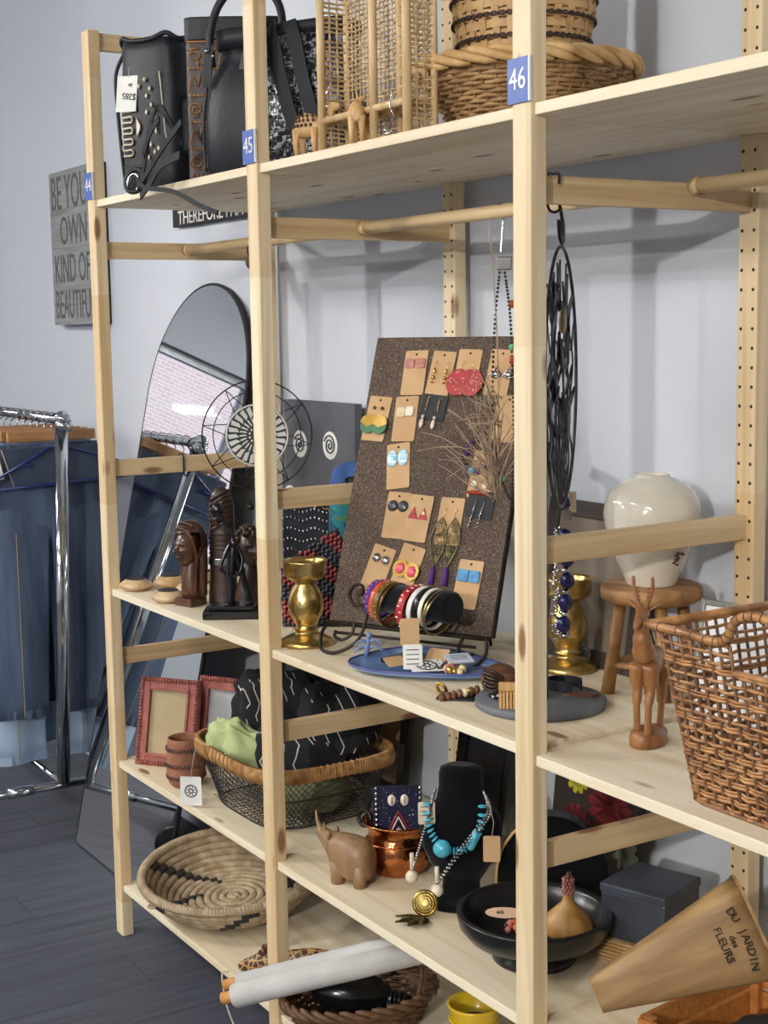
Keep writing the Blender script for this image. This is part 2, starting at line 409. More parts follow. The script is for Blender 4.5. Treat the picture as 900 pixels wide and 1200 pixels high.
# ================================================================ wall signs and mirror
s = thing('wall_sign', 'weathered grey wooden wall sign reading BE YOUR OWN KIND OF BEAUTIFUL', 'sign', (-1.405, WALL_Y, 1.853))
M_GW = wood('weathered_grey_wood', C(150, 152, 152), C(122, 122, 120), 0, .8, fine=50)
for k in range(4): MB().box((0, -.02, -.1995+k*.133), (.45, .036, .1322)).build('plank', M_GW, s)
MB().box((0, -.004, 0), (.448, .006, .53)).build('back_panel', K['blackmat'], s)
MB().box((.2262, -.02, 0), (.003, .038, .531)).build('edge', K['blackmat'], s)
M_SL = mat('sign_letter_grey', C(92, 92, 94), rough=.9)
for k, (tx, al, xx) in enumerate((('BE YOUR', 'LEFT', -.212), ('OWN', 'CENTER', 0), ('KIND OF', 'LEFT', -.2), ('BEAUTIFUL', 'LEFT', -.205))):
    text('lettering', tx, (.165, .14, .14, .14)[k], M_SL, s, (xx, -.0385, (.185, .055, -.075, -.2)[k]), FACE_FRONT(), al, sx=(.62, .72, .62, .55)[k])
s = thing('wall_sign', 'narrow black wall sign with white letters THEREFORE I AM', 'sign', (-.33, WALL_Y, 1.937))
MB().box((0, -.012, 0), (.56, .02, .14)).build('panel', K['blackmat'], s, bevel=.002)
text('lettering', 'THEREFORE I AM', .056, K['white'], s, (-.24, -.0225, -.047), FACE_FRONT(), 'LEFT', sx=1.02)

MW, MH = .65, 1.725; lean = .21
t = thing('arched_mirror', 'tall arched floor mirror with thin black frame leaning on the wall', 'mirror', (-.375, .146, .004), rot=(-lean, 0, 0))
arch = [(-MW/2, 0), (MW/2, 0)]+[(MW/2*math.cos(PI*k/28), MH-MW/2+MW/2*math.sin(PI*k/28)) for k in range(29)]
m_, nt, b_ = base('mirror_glass', .0, 1.0); b_.inputs['Base Color'].default_value = (.86, .89, .89, 1)
MB().prism(arch, .008, STD_UP).build('mirror_glass', m_, t, (0, .008, 0))
MB().prism(arch, .006, STD_UP).build('back_panel', K['blackmat'], t, (0, .0142, 0))
pth = [(x, .005, z) for x, z in arch]
MB().tube(pth, .0065, 6, True).build('mirror_frame', K['blackmat'], t)

# ================================================================ clothes rack
M_DEN = mat('dark_denim', C(52, 63, 85), C(84, 98, 122), rough=.85, vs=(16, 16, 2.2), detail=5, bmp=.3, bs=400)
M_DEN2 = mat('mid_denim', C(40, 49, 68), C(60, 71, 92), rough=.85, vs=(8, 8, 3), bmp=.3, bs=400)
M_LDEN = mat('light_denim', C(134, 156, 184), C(160, 180, 202), rough=.85, vs=(8, 8, 3), bmp=.3, bs=400)
M_STITCH = mat('tan_stitch', C(176, 150, 112), rough=.9)
M_HANG = wood('hanger_wood', C(176, 128, 82), C(150, 104, 62), 1)
RX, RY, RZ, FZ = -.775, .185, 1.298, .168
rk = thing('clothes_rack', 'chrome clothes rack on casters holding a row of jeans', 'clothes rack', (RX, RY, 0))
MB().tube([(.0, 0, RZ), (-1.5, 0, RZ)], .014, 12).build('top_rail', K['chrome'], rk)
for x in (0, -1.5):
    MB().tube([(x, -.042, FZ-.01), (x, 0, RZ+.004)], .021, 12, flat=.6).build('post', K['chrome'], rk)
    q = MB(); q.tube([(x+.012, 0, RZ-.03), (x+.018, 0, RZ)], .024, 14); q.tube([(x+.018, 0, RZ), (x+.018, 0, RZ+.012)], .02, 12); q.ball((x+.01, 0, RZ+.005), (.018, .026, .024))
    q.build('end_cap', K['chrome'], rk)
    MB().tube([(x, -.42, FZ), (x, .19, FZ)], .0125, 10).build('foot_bar', K['chrome'], rk)
    MB().tube([(x, -.22, FZ), (x, -.14, FZ)], .016, 10).build('sleeve', K['chrome'], rk)
    for y in (-.40, .17):
        c = MB(); c.tube([(x-.014, y, .055), (x+.014, y, .055)], .055, 22); c.tube([(x, y, .09), (x, y, FZ)], .011, 8)
        c.build('caster', K['black'], rk)
MB().tube([(0, -.04, FZ), (-1.5, -.04, FZ)], .011, 10).build('lower_bar', K['chrome'], rk)

def trousers(w, top, hem, crotch, th, seed, mt, t, flare=0.0):
    rnd = random.Random(seed); ph = [rnd.uniform(0, 6) for _ in range(6)]
    def fold(y, z): return .008*math.sin(y*46+ph[0]+z*1.5)*min(1, max(0, (top-z)*4))+.006*math.sin(y*21+ph[1]-z*3)
    def ring(cy, hw, z, n=28, h=th):
        out = []
        for k in range(n):
            a = 2*PI*k/n; cx, sy = math.cos(a), math.sin(a)
            y = cy+hw*math.copysign(abs(cx)**.7, cx); x = h*math.copysign(abs(sy)**.6, sy)
            out.append((x+fold(y, z), y, z))
        return out
    b = MB(); zs = [top-(top-crotch)*i/8 for i in range(9)]
    b.loft([ring(0, w/2*(.90+.12*min(1, i/4)), z, h=th*(1 if i < 5 else 1-.2*(i-4))) for i, z in enumerate(zs)])
    b.build('seat', mt, t)
    for s in (-1, 1):
        l = MB(); L = []
        for i in range(15):
            f = i/14; z = crotch+.14-(crotch+.14-hem)*f
            hw = w*(.262-.04*math.sin(min(1, f*1.6)*PI/2)+flare*f*f); cy = s*(w*.252+.004*math.sin(f*5+ph[2])+.012*f)
            L.append(ring(cy, hw, z, h=th*min(.97, .40+(crotch+.14-z)*5.5)))
        l.loft(L); l.build('leg', mt, t)
        st = MB()
        zs2 = [hem+.004+(crotch+.02-hem)*k/40 for k in range(41)]
        st.tube([(th*.96+fold(s*w*.30, z), s*w*.30, z) for z in zs2], .0013, 4); st.tube([(th*.80+fold(s*w*.40, z), s*w*.40, z) for z in zs2], .0011, 4)
        st.build('seam', M_STITCH, t)
        hm = MB().loft([ring(s*(w*.252+.012), w*(.222+flare)*1.02, z, h=th*.98) for z in (hem, hem+.028)], False); hm.build('hem', mt, t)
    wb = MB().loft([ring(0, w/2*.915, z, h=th*1.12) for z in (top-.035, top)], False); wb.build('waistband', mt, t)
    for s in (-.33, -.1, .1, .33): 
        t2 = MB().box((th*1.15, s*w, top-.02), (.005, .010, .05)); t2.build('belt_loop', mt, t)
def hanger(x, label, mt=M_HANG, wide=.28):
    h = thing('clothes_hanger', label, 'hanger', (x, RY, 0), 0, 'clothes hangers on the rack')
    MB().box((0, 0, RZ-.052), (.016, wide, .032)).build('bar', mt, h, bevel=.003)
    MB().tube(smooth_path([(0, 0, RZ-.06), (0, 0, RZ-.025), (0, .018, RZ-.01), (0, .018, RZ+.012), (0, 0, RZ+.0185), (0, -.018, RZ+.012), (0, -.019, RZ-.002)], 5), .0022, 6).build('hook', K['chrome'], h)
    return h
jl = [(-.87, .37, .372, M_DEN, 'dark blue jeans with folded back waistband nearest the chrome post', .012),
      (-.935, .38, .212, M_LDEN, 'pale blue long jeans hanging behind the dark pair', .02),
      (-1.0, .40, .38, M_DEN2, 'navy wide jeans hanging behind the pale pair', .02),
      (-1.065, .39, .23, M_LDEN, 'faded light jeans hanging fourth from the chrome post', .02),
      (-1.13, .40, .38, M_DEN2, 'deep indigo jeans hanging fifth from the chrome post', .01),
      (-1.195, .39, .30, M_DEN, 'dark jeans hanging sixth from the chrome post', .01)]
for i, (x, wd, hem, mt, lab, fl_) in enumerate(jl):
    j = thing('jeans', lab, 'jeans', (x, RY-.02, 0), 0, 'jeans on the clothes rack')
    trousers(wd, RZ-.075, hem, .93, .0145, i, mt, j, fl_)
    hanger(x, 'brown wooden trouser hanger holding the '+lab.split(' hanging')[0].split(' with')[0].split(' nearest')[0])
    if i == 0:
        fo = MB().prism([(-.15, -.01), (.17, -.005), (.175, -.10), (.13, -.115), (-.09, -.13), (-.115, -.125)], .006, Matrix.Rotation(PI/2, 4, 'Z') @ STD_UP)
        fo.build('turned_waistband', M_DEN2, j, (.036, 0, RZ-.075))
        MB().tube([(.0355, y, RZ-.075+z) for y, z in ((-.15, -.01), (-.115, -.125), (-.09, -.13), (.13, -.115), (.175, -.10), (.17, -.005))], .0022, 5).build('waistband_stitching', M_STITCH, j)
        MB().box((.040, .055, RZ-.130), (.002, .05, .07)).build('paper_tag', K['paper'], j, rot=(.2, 0, 0))
for k in range(9):
    hk = thing('wire_hanger', 'thin chrome hanger hooked over the far end of the rack rail', 'hanger', (-1.27-.06*k, RY, 0), 0, 'chrome hangers on the rack rail')
    MB().tube(smooth_path([(0, 0, RZ-.07), (0, 0, RZ-.03), (0, .02, RZ-.012), (0, .019, RZ+.012), (0, 0, RZ+.0175), (0, -.019, RZ+.012)], 5), .0022, 6).build('hook', K['chrome'], hk)
    MB().tube([(0, -.19, RZ-.14), (0, 0, RZ-.07), (0, .19, RZ-.14), (0, -.19, RZ-.14)], .0022, 6).build('shoulder_wire', K['chrome'], hk)
M_BH = mat('blue_plastic_hanger', C(34, 44, 104), C(28, 36, 88), rough=.3)
h = thing('plastic_hanger', 'empty blue plastic hanger hung in front of the dark jeans', 'hanger', (-.815, RY-.0, RZ-.05))
MB().tube(smooth_path([(0, 0, -.02), (0, .0, .02), (0, .018, .036), (0, .016, .052), (0, 0, .067), (0, -.017, .06)], 5), .003, 6).build('hook', M_BH, h)
b = MB(); b.tube([(0, -.23, -.14), (0, -.03, -.035), (0, .03, -.035), (0, .25, -.105)], .006, 8, flat=.7); b.tube([(0, -.23, -.155), (0, .25, -.135)], .0045, 8); b.ball((0, -.225, -.148), (.007, .02, .02)); b.ball((0, .25, -.12), (.007, .025, .02)); b.ball((0, -.10, -.085), (.005, .02, .006))
b.build('shoulder_bar', M_BH, h)
# pictures on the floor behind the rack, seen only in the mirror
t = thing('framed_painting', 'dark painting in a dusty pink frame leaning behind the rack', 'painting', (-1.3, -.62, .0), .1)
M_PK = mat('dusty_pink_frame', C(150, 104, 104), C(120, 84, 88), rough=.6)
for a in (-1, 1):
    MB().box((a*.27, 0, .21), (.05, .03, .42)).build('frame_side', M_PK, t)
    MB().box((0, 0, .21+a*.185), (.49, .03, .05)).build('frame_rail', M_PK, t)
MB().box((0, -.004, .21), (.5, .01, .33)).build('canvas', mat('dark_painting', C(40, 34, 36), C(120, 70, 50), vs=(9, 9, 9), rough=.5), t)
# ================================================================ top shelf
def strap(path, w, mt_b, side=(0, 0, 1), th=.003, n=6):
    """flat belt along a path, its width along `side`"""
    pts = smooth_path(path, n); sd = Vector(side); rings = []
    for i, p in enumerate(pts):
        d = (pts[min(i+1, len(pts)-1)]-pts[max(i-1, 0)]).normalized()
        s_ = (sd-d*sd.dot(d)); s_ = s_.normalized() if s_.length > 1e-4 else basis(d)[0]
        nn = d.cross(s_)
        rings.append([p+s_*a*w/2+nn*b*th/2 for a, b in ((-1, -1), (1, -1), (1, 1), (-1, 1))])
    return mt_b.loft(rings, True, False)
BLK = K['black_leather']
# --- mudcloth backpack
bp = thing('backpack', 'black backpack with cream mudcloth pattern and white price tag', 'bag', (.222, .108, ZT), math.radians(25))
def bagring(w, d, z, n=36, wob=0, seed=0, e=.55):
    out = []
    for k in range(n):
        a = 2*PI*k/n; c_, s_ = math.cos(a), math.sin(a)
        q = 1+wob*math.sin(a*7+seed)*.5+wob*math.sin(a*11+seed*2)*.5
        out.append((w/2*math.copysign(abs(c_)**e, c_)*q, d/2*math.copysign(abs(s_)**e, s_)*q, z))
    return out
b = MB(); b.loft([bagring(*a) for a in ((.16, .105, 0.0), (.178, .125, .012), (.18, .13, .06), (.178, .128, .12), (.18, .13, .2), (.178, .128, .25), (.174, .122, .285, 36, .03, 1), (.17, .118, .32, 36, .05, 2), (.174, .122, .35, 36, .03, 3))], True)
b.build('body', BLK, bp)
b = MB(); b.loft([bagring(.183, .133, .062), bagring(.183, .133, .066), bagring(.181, .131, .066)], False); b.build('seam', BLK, bp)
b = MB(); b.tube([(.087*math.copysign(abs(math.cos(a))**.55, math.cos(a)), .061*math.copysign(abs(math.sin(a))**.55, math.sin(a)), 0.352+.006*math.sin(a*5)) for a in [2*PI*k/40 for k in range(40)]], .006, 6, True); b.build('rim', BLK, bp)
MB().prism(rrect(.08, .14, .02), .014, Matrix.Translation((.088, .01, .15)) @ Matrix.Rotation(PI/2, 4, 'Z') @ Matrix.Rotation(PI/2, 4, 'X')).build('side_pocket', BLK, bp)
pt = MB(); fy = -.0668
mz = []
for k in range(5):                     # meander down the left side
    z = .075+k*.024; mz += [(-.083, z), (-.048, z), (-.048, z+.012), (-.083, z+.012)] if k % 1 == 0 else []
pt.tube(smooth_path([(x, fy, z) for x, z in mz], 3), .0024, 5)
for x, z in ((.012, .235), (.032, .215), (.018, .2), (.036, .18), (.016, .165), (.03, .095), (.012, .08), (.045, .078), (.02, .068), (.06, .085), (-.012, .222)):
    pt.prism([(0, .006), (.005, 0), (0, -.006), (-.005, 0)], .003, Matrix.Translation((x, fy+.0005, z)) @ STD_UP)
for x, sg in ((-.025, 1), (.055, -1)):
    pt.prism([(0, .02), (.014*sg, .004), (.014*sg, -.004), (0, -.02)], .003, Matrix.Translation((x, fy+.0005, .135)) @ STD_UP)
pt.tube([(.068, -.064, .25), (.074, -.063, .2), (.08, -.060, .12), (.084, -.056, .095)], .0022, 5)
pt.warp(lambda p: Vector((p.x*.76, p.y, .01+p.z*1.05))); pt.build('mudcloth_pattern', K['cream'], bp)
tg = thing('price_tag', 'white handwritten price tag strung on the mudcloth backpack', 'tag', (.208, .03, ZT+.262), rot=(-.08, .05, math.radians(28)))
MB().box((0, 0, -.032), (.060, .0012, .082)).build('card', K['paper'], tg)
MB().tube([(.004, -.001, .005), (-.001, .004, .03), (.0, .012, .062)], .0011, 5).build('string', K['string'], tg)
text('handwriting', '$285', .021, K['ink'], tg, (.008, -.0012, -.038), (PI/2, PI, 0)).rotation_euler = (PI/2, PI+.12, 0)
text('handwriting', 'in', .016, K['ink'], tg, (.01, -.0012, -.013), (PI/2, PI, 0))
b = MB(); b.tube(smooth_path([(-.085, -.03, .33), (-.100, -.045, .28), (-.098, -.045, .2), (-.094, -.04, .1), (-.096, -.03, .04)], 6), .005, 6)
b.build('shoulder_strap', BLK, bp)
# loose straps tumbling over the shelf edge
lp = thing('leather_strap', 'tangle of black leather straps hanging over the shelf edge', 'strap', (.47, -.03, ZT))
b = MB()
strap([(-.06, -.002, .004), (-.03, .0, .06), (.0, .0, .125), (.045, .003, .155), (.085, .005, .125), (.12, .02, .07)], .017, b, (.8, 0, .3))
strap([(-.02, -.01, .06), (.02, -.012, .10), (.07, -.01, .13)], .016, b, (.6, 0, -.6))
strap([(.14, .01, .115), (.08, -.005, .07), (.0, -.012, .02), (-.04, -.018, -.005)], .016, b, (0, .2, 1))
strap([(.15, .0, .045), (.08, -.012, .03), (.03, -.015, .0), (-.02, -.02, -.028)], .018, b, (0, .2, 1))
strap([(-.07, -.008, .012), (-.04, -.016, .01), (0, -.018, -.01), (.06, -.016, -.018), (.13, -.005, -.03), (.22, .004, -.062), (.30, .01, -.085)], .010, b, (0, .2, 1))
b.build('straps', mat('strap_leather', C(17, 17, 19), C(24, 25, 28), rough=.6, spec=.25), lp)
MB().torus((-.075, -.012, .006), .017, .004, (0.5, -1, .2), ry=.021).build('buckle', K['silver'], lp)
b = MB(); b.torus((-.075, -.008, .012), .026, .006, (.6, -1, .3)); b.build('strap_end', BLK, lp)

# --- brown bag with gold embossed rows
M_BRN = mat('brown_leather', C(58, 44, 38), C(40, 32, 30), rough=.5, bmp=.3, bs=120)
M_EMB = mat('ochre_embossing', C(176, 124, 62), C(140, 92, 42), rough=.6)
bg2 = thing('embossed_bag', 'brown leather bag with rows of ochre embossed figures', 'bag', (.455, .190, ZT), math.radians(58))
b = MB(); b.loft([bagring(.22, .10, z, 28, e=.35) for z in (0, .01, .15, .30, .36)]); b.build('body', M_BRN, bg2)
b = MB(); b.loft([bagring(.224, .104, z, 28, e=.35) for z in (.315, .32, .362, .366)]); b.build('top_band', BLK, bg2)
rnd = random.Random(4); e_ = MB()
for r in range(5):
    z0 = .025+r*.058
    for x0 in (-.088, -.054, -.02, .014):
        k = rnd.randint(0, 2); c_ = Vector((x0, -.0515, z0+.026))
        if k == 0: e_.tube([c_+Vector((math.cos(a)*(.004+.0011*a), -.001, math.sin(a)*(.004+.0011*a))) for a in [i*.5 for i in range(24)]], .0016, 4)
        elif k == 1: e_.tube(smooth_path([c_+Vector((-.014, 0, -.02)), c_+Vector((-.006, 0, .012)), c_+Vector((.006, 0, -.008)), c_+Vector((.013, 0, .02))], 4), .0018, 4)
        else:
            e_.torus(c_, .013, .0016, (0, 1, 0), 16, 4, .008); e_.tube([c_+Vector((-.014, 0, .012)), c_+Vector((.012, 0, .016))], .0016, 4); e_.tube([c_+Vector((.006, 0, -.008)), c_+Vector((.01, 0, -.022))], .0016, 4)
    for i in range(13): e_.ball((-.098+i*.009, -.0512, z0-.002), .0028, 6, 4)
    e_.tube([(-.105, -.0505, z0+.056), (.03, -.0505, z0+.056)], .0018, 4)
e_.build('embossed_figures', M_EMB, bg2, kind='stuff')

# --- black leather bucket bag
lb = thing('bucket_bag', 'smooth black leather bucket bag with arched handle', 'bag', (.690, .095, ZT), math.radians(35))
prof = [(.155, .10, 0), (.172, .12, .01), (.175, .125, .08), (.168, .12, .15), (.148, .10, .195), (.115, .075, .222), (.105, .062, .24), (.108, .066, .258)]
b = MB(); b.loft([bagring(w_, d_, z_, 40, .0 if z_ < .17 else .06, .5, .72) for w_, d_, z_ in prof]); b.build('body', BLK, lb)
b = MB(); b.loft([bagring(.118, .072, .255, 30, 0, 0, .6), bagring(.122, .076, .295, 30, 0, 0, .6), bagring(.10, .06, .299, 30, 0, 0, .6)], True); b.build('top_panel', BLK, lb)
b = MB(); b.tube(smooth_path([(-.058, -.04, .22), (-.062, -.04, .28), (-.045, -.03, .345), (.0, -.02, .385), (.05, -.02, .38), (.085, -.015, .34), (.09, -.01, .29), (.07, -.01, .26)], 6), .0085, 8); b.build('handle', BLK, lb)
b = MB(); strap([(-.066, -.05, .18), (-.064, -.05, .215), (-.06, -.044, .265)], .02, b, (1, 0, 0)); b.build('handle_tab', BLK, lb)
b = MB(); b.ball((-.064, -.05, .252), .006); b.ball((-.05, -.05, .24), .004); b.build('stud', K['silver'], lb)
MB().box((-.04, -.042, .225), (.03, .012, .04)).build('brown_patch', M_BRN, lb, rot=(0, .3, 0))
b = MB(); b.tube(smooth_path([(-.078, -.045, .01), (-.083, -.04, .07), (-.078, -.043, .13), (-.07, -.043, .18)], 5), .003, 6); b.build('piping', BLK, lb)

# --- silver embossed tote
def glyph_mat():
    m, nt, b = base('silver_embossed_leather', .35)
    v = coords(nt, (105, 105, 105), False)
    vo = nd(nt, 'ShaderNodeTexVoronoi', {'Vector': v, 'Scale': 1.0}, feature='DISTANCE_TO_EDGE', distance='MANHATTAN') if False else nd(nt, 'ShaderNodeTexVoronoi', {'Vector': v, 'Scale': 1.0}, distance='CHEBYCHEV', feature='F2')
    n = nd(nt, 'ShaderNodeTexNoise', {'Vector': coords(nt, (70, 70, 70), False), 'Scale': 1.0, 'Detail': 2.0}).outputs[0]
    q = mth(nt, 'FRACT', mth(nt, 'MULTIPLY', vo.outputs['Distance'], 2.6))
    f = mth(nt, 'MULTIPLY', mth(nt, 'GREATER_THAN', q, .52), rng(nt, n, .4, .6))
    nt.links.new(mixc(nt, f, C(20, 21, 24), C(205, 208, 212)), b.inputs['Base Color'])
    nt.links.new(mth(nt, 'MULTIPLY', f, .85), b.inputs['Metallic']); bump(nt, b, f, .5, .002); return m
tt = thing('tote_bag', 'black tote bag embossed with silver picture signs', 'bag', (.872, .128, ZT), math.radians(27))
M_GLY = glyph_mat()
b = MB(); b.loft([bagring(w_, d_, z_, 32, e=.4) for w_, d_, z_ in ((.21, .11, 0), (.225, .12, .01), (.235, .11, .12), (.24, .10, .268))]); b.build('body', M_GLY, tt)
b = MB(); b.loft([bagring(w_, d_, z_, 32, e=.4) for w_, d_, z_ in ((.243, .104, .252), (.243, .104, .275), (.236, .097, .277))]); b.build('top_edge', BLK, tt)
b = MB()
for z in (.21, .15, .095, .045):
    b.torus((-.052, -.0585-.003*(z < .1), z), .0068, .003, (0, 1, .05), 16, 6)
b.build('eyelets', K['silver'], tt)
for dx, dy in ((0, 0), (.042, .014)):
    b = MB(); strap([(-.05+dx, -.055+dy, .262), (-.035+dx, -.068+dy, .272), (-.02+dx, -.075+dy, .24), (.0+dx, -.077+dy, .16), (.022+dx, -.075+dy, .085), (.04+dx, -.070+dy, .05)], .03, b, (1, 0, .12)); b.build('handle_strap', BLK, tt)

# --- carved camels
M_CAM = wood('pale_carved_wood', C(214, 178, 126), C(190, 146, 92), 2, .5)
def camel(loc, rz, label, sc=1):
    t = thing('camel_figurine', label, 'figurine', loc, rz, 'small carved camels')
    b = MB(); b.loft([[(x, r*math.cos(2*PI*k/14)*.8, z+r*1.0*math.sin(2*PI*k/14)) for k in range(14)] for x, r, z in ((-.036, .008, .05), (-.028, .017, .054), (-.008, .024, .058), (.012, .021, .056), (.026, .015, .051), (.034, .008, .049))])
    b.build('body', M_CAM, t)
    b = MB(); b.tube(smooth_path([(.028, 0, .05), (.043, 0, .05), (.052, 0, .066), (.055, 0, .084)], 4), .0085, 10); b.ball((.062, 0, .087), (.016, .0075, .009)); b.ball((.052, .006, .096), (.003, .002, .005), 6, 5); b.ball((.052, -.006, .096), (.003, .002, .005), 6, 5); b.build('head_and_neck', M_CAM, t)
    for x, y in ((-.026, -.010), (-.026, .010), (.022, -.010), (.022, .010)):
        MB().tube([(x, y, .05), (x-.002, y, .022), (x+.001, y, 0)], [.0085, .006, .0052], 8).build('leg', M_CAM, t)
    q = MB()
    for i in range(5):
        for j in range(3):
            x = -.024+i*.01+.004*(j % 2); z = .056+j*.009; r = .0245*math.sqrt(max(.12, 1-((x+.005)/.036)**2))
            dz = min(.95, (z-.058)/r); y = -r*.8*math.sqrt(1-dz*dz)
            q.prism([(0, .0042), (.0038, 0), (0, -.0042), (-.0038, 0)], .002, Matrix.Translation((x, y+.0006, z)) @ STD_UP)
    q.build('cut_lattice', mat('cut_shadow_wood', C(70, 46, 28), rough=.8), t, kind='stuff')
    for o in [t]: o.scale = (sc,)*3
    return t
camel((1.068, .03, ZT), .35, 'small carved camel with pierced hump in front of the silver tote', .95)
camel((1.252, .024, ZT), 2.5, 'small carved camel with pierced hump facing into the rattan rack', .9)

# --- rattan rack
M_CANE = mat('pale_cane', C(216, 188, 144), C(192, 158, 110), rough=.55, vs=(30, 30, 8))
M_SEA = mat('woven_seagrass', C(214, 188, 146), C(176, 146, 100), rough=.8, vs=(60, 60, 60))
rr = thing('rattan_rack', 'tall pale rattan rack with woven panels and a low shelf', 'rack', (1.118, .028, ZT))
RW, RD, RH = .285, .055, .36
for x, y, r in ((0, 0, .0075), (0, RD, .006), (RW*.63, 0, .0075), (RW*.63, RD, .006), (RW, 0, .008), (RW, RD, .006)):
    MB().tube([(x, y, 0), (x, y, RH)], r, 10).build('post', M_CANE, rr)
for y in (0, RD): MB().tube([(0, y, .055), (RW, y, .055)], .0065, 8).build('shelf_rail', M_CANE, rr)
MB().tube([(0, 0, RH), (RW, 0, RH)], .0065, 8).build('top_rail', M_CANE, rr)
def woven_panel(p0, ux, uz, w_, h_, name, pitch=.0085, sp=.0135, r=.0022):
    b = MB(); p0, ux, uz = Vector(p0), Vector(ux), Vector(uz); nn = ux.cross(uz)
    ns = max(2, int(w_/sp)); nr = int(h_/pitch)
    for i in range(ns+1): b.tube([p0+ux*(w_*i/ns), p0+ux*(w_*i/ns)+uz*h_], r*.9, 5)
    for j in range(nr):
        if random.random() < .06: continue
        b.tube([p0+ux*(w_*(i/ns))+uz*(h_*(j+.5)/nr+random.uniform(-.001, .001))+nn*(r*1.5*(1 if (i+j) % 2 else -1)) for i in range(ns+1)], r, 4, caps=False)
    return b.build(name, M_SEA, rr, kind='stuff')
woven_panel((0, .004, .005), (0, 1, 0), (0, 0, 1), RD-.008, RH-.01, 'side_panel')
woven_panel((.006, RD, .005), (1, 0, 0), (0, 0, 1), RW-.012, RH-.01, 'back_panel')
woven_panel((RW, .004, .005), (0, 1, 0), (0, 0, 1), RD-.008, RH-.01, 'side_panel')
woven_panel((.006, .004, .055), (1, 0, 0), (0, 1, 0), RW-.012, RD-.008, 'shelf_panel')
MB().tube(smooth_path([(.255, -.009, .075), (.25, -.012, .05), (.262, -.012, .03), (.235, -.013, .012), (.27, -.014, .006), (.24, -.02, .003)], 5), .0011, 5).build('wire_tie', K['silver'], rr)

# --- wide wicker bowl and the basket inside
def basket_weave(prof, rows, stakes, r, mt, name, parent, rough=.0016, sx=1.0, sy=1.0):
    """prof(t)->(radius,z); strands run in and out around the stakes"""
    b = MB()
    for j in range(rows):
        R, z = prof((j+.5)/rows); n = stakes*2; pts = []
        for k in range(n):
            a = 2*PI*k/n; q = R+r*.9*math.cos(PI*k/2*2/2*1.0+PI*j) if False else R+r*.95*(1 if (k//2+j) % 2 else -1)*(.2 if k % 2 else 1)
            pts.append((sx*q*math.cos(a), sy*q*math.sin(a), z+random.uniform(-rough, rough)*.6))
        b.tube(pts, r, 5, True)
    return b.build(name, mt, parent, kind='stuff')
def stakes_mesh(prof, n, r, mt, parent, sx=1., sy=1., name='stakes'):
    b = MB()
    for k in range(n):
        a = 2*PI*k/n; b.tube([(sx*prof(t_)[0]*math.cos(a), sy*prof(t_)[0]*math.sin(a), prof(t_)[1]) for t_ in [i/7 for i in range(8)]], r, 5)
    return b.build(name, mt, parent, kind='stuff')
def braid_rim(R, z, r, mt, parent, sx=1., sy=1., n=26, name='braided_rim', wav=lambda a: 0):
    b = MB()
    for k in range(n):
        a0 = 2*PI*k/n; pts = []
        for i in range(7):
            t_ = i/6; a = a0+t_*2*PI/n*2.3; q = R+r*1.3*math.sin(t_*PI)*1.0; zz = z+r*1.6*math.cos(t_*PI)+wav(a)
            pts.append((sx*q*math.cos(a), sy*q*math.sin(a), zz))
        b.tube(pts, [r*.55, r, r*1.1, r*1.15, r*1.1, r, r*.5], 6)
    return b.build(name, mt, parent)
M_WK = mat('brown_wicker', C(176, 140, 96), C(132, 98, 62), rough=.55, vs=(30, 30, 30))
M_WK2 = mat('honey_splint', C(214, 178, 124), C(188, 146, 94), rough=.55, vs=(24, 24, 24))
wb = thing('wicker_bowl', 'wide brown wicker bowl with braided rim on the top shelf', 'basket', (1.393, .282, ZT+.003))
pf = lambda t_: (.098+.091*t_**.85, .004+.112*t_)
basket_weave(pf, 17, 40, .0042, M_WK, 'weave', wb); stakes_mesh(pf, 40, .003, M_WK, wb)
braid_rim(.192, .118, .0068, M_WK2, wb)
MB().lathe([(.001, 0), (.100, 0), (.100, .006), (.001, .006)], 32).build('base', M_WK, wb)
ib = thing('splint_basket', 'tall honey coloured splint basket standing inside the wicker bowl', 'basket', (1.39, .282, ZT+.010))
pf2 = lambda t_: (.084+.040*min(1, t_*1.6), .002+.33*t_)
sp_ = MB()
for j in range(20):
    R, z = pf2((j+.5)/20)
    n = 56
    rg = [[], []]
    for k in range(n):
        a = 2*PI*k/n; q = R+.0016*(1 if (k//2+j) % 2 else -1)
        rg[0].append((q*math.cos(a), q*math.sin(a), z-.0068)); rg[1].append((q*math.cos(a), q*math.sin(a), z+.0068))
    sp_.loft(rg, False, True)
sp_.build('splint_weave', M_WK2, ib, kind='stuff')
st_ = MB()
for k in range(28):
    a = 2*PI*k/28+.06; u_ = Vector((-math.sin(a), math.cos(a), 0)); nn = Vector((math.cos(a), math.sin(a), 0))
    rings = []
    for t_ in [i/10 for i in range(11)]:
        R, z = pf2(t_); c_ = nn*(R)+Vector((0, 0, z)); rings.append([c_+u_*a_*.0065+nn*b_*.0011 for a_, b_ in ((-1, -1), (1, -1), (1, 1), (-1, 1))])
    st_.loft(rings, True, False)
st_.build('splint_stakes', M_WK2, ib, kind='stuff')
tw = MB()
for z in (.12, .155, .19, .225, .26, .295):
    R = pf2(z/.33)[0]+.004
    for ph in (0, PI): tw.tube([(math.cos(a)*(R+.0012*math.cos(a*28+ph)), math.sin(a)*(R+.0012*math.cos(a*28+ph)), z+.003*math.sin(a*28+ph)) for a in [2*PI*k/140 for k in range(140)]], .0019, 4, True)
tw.build('dark_twining', mat('dark_twine', C(78, 62, 54), rough=.7), ib, kind='stuff')
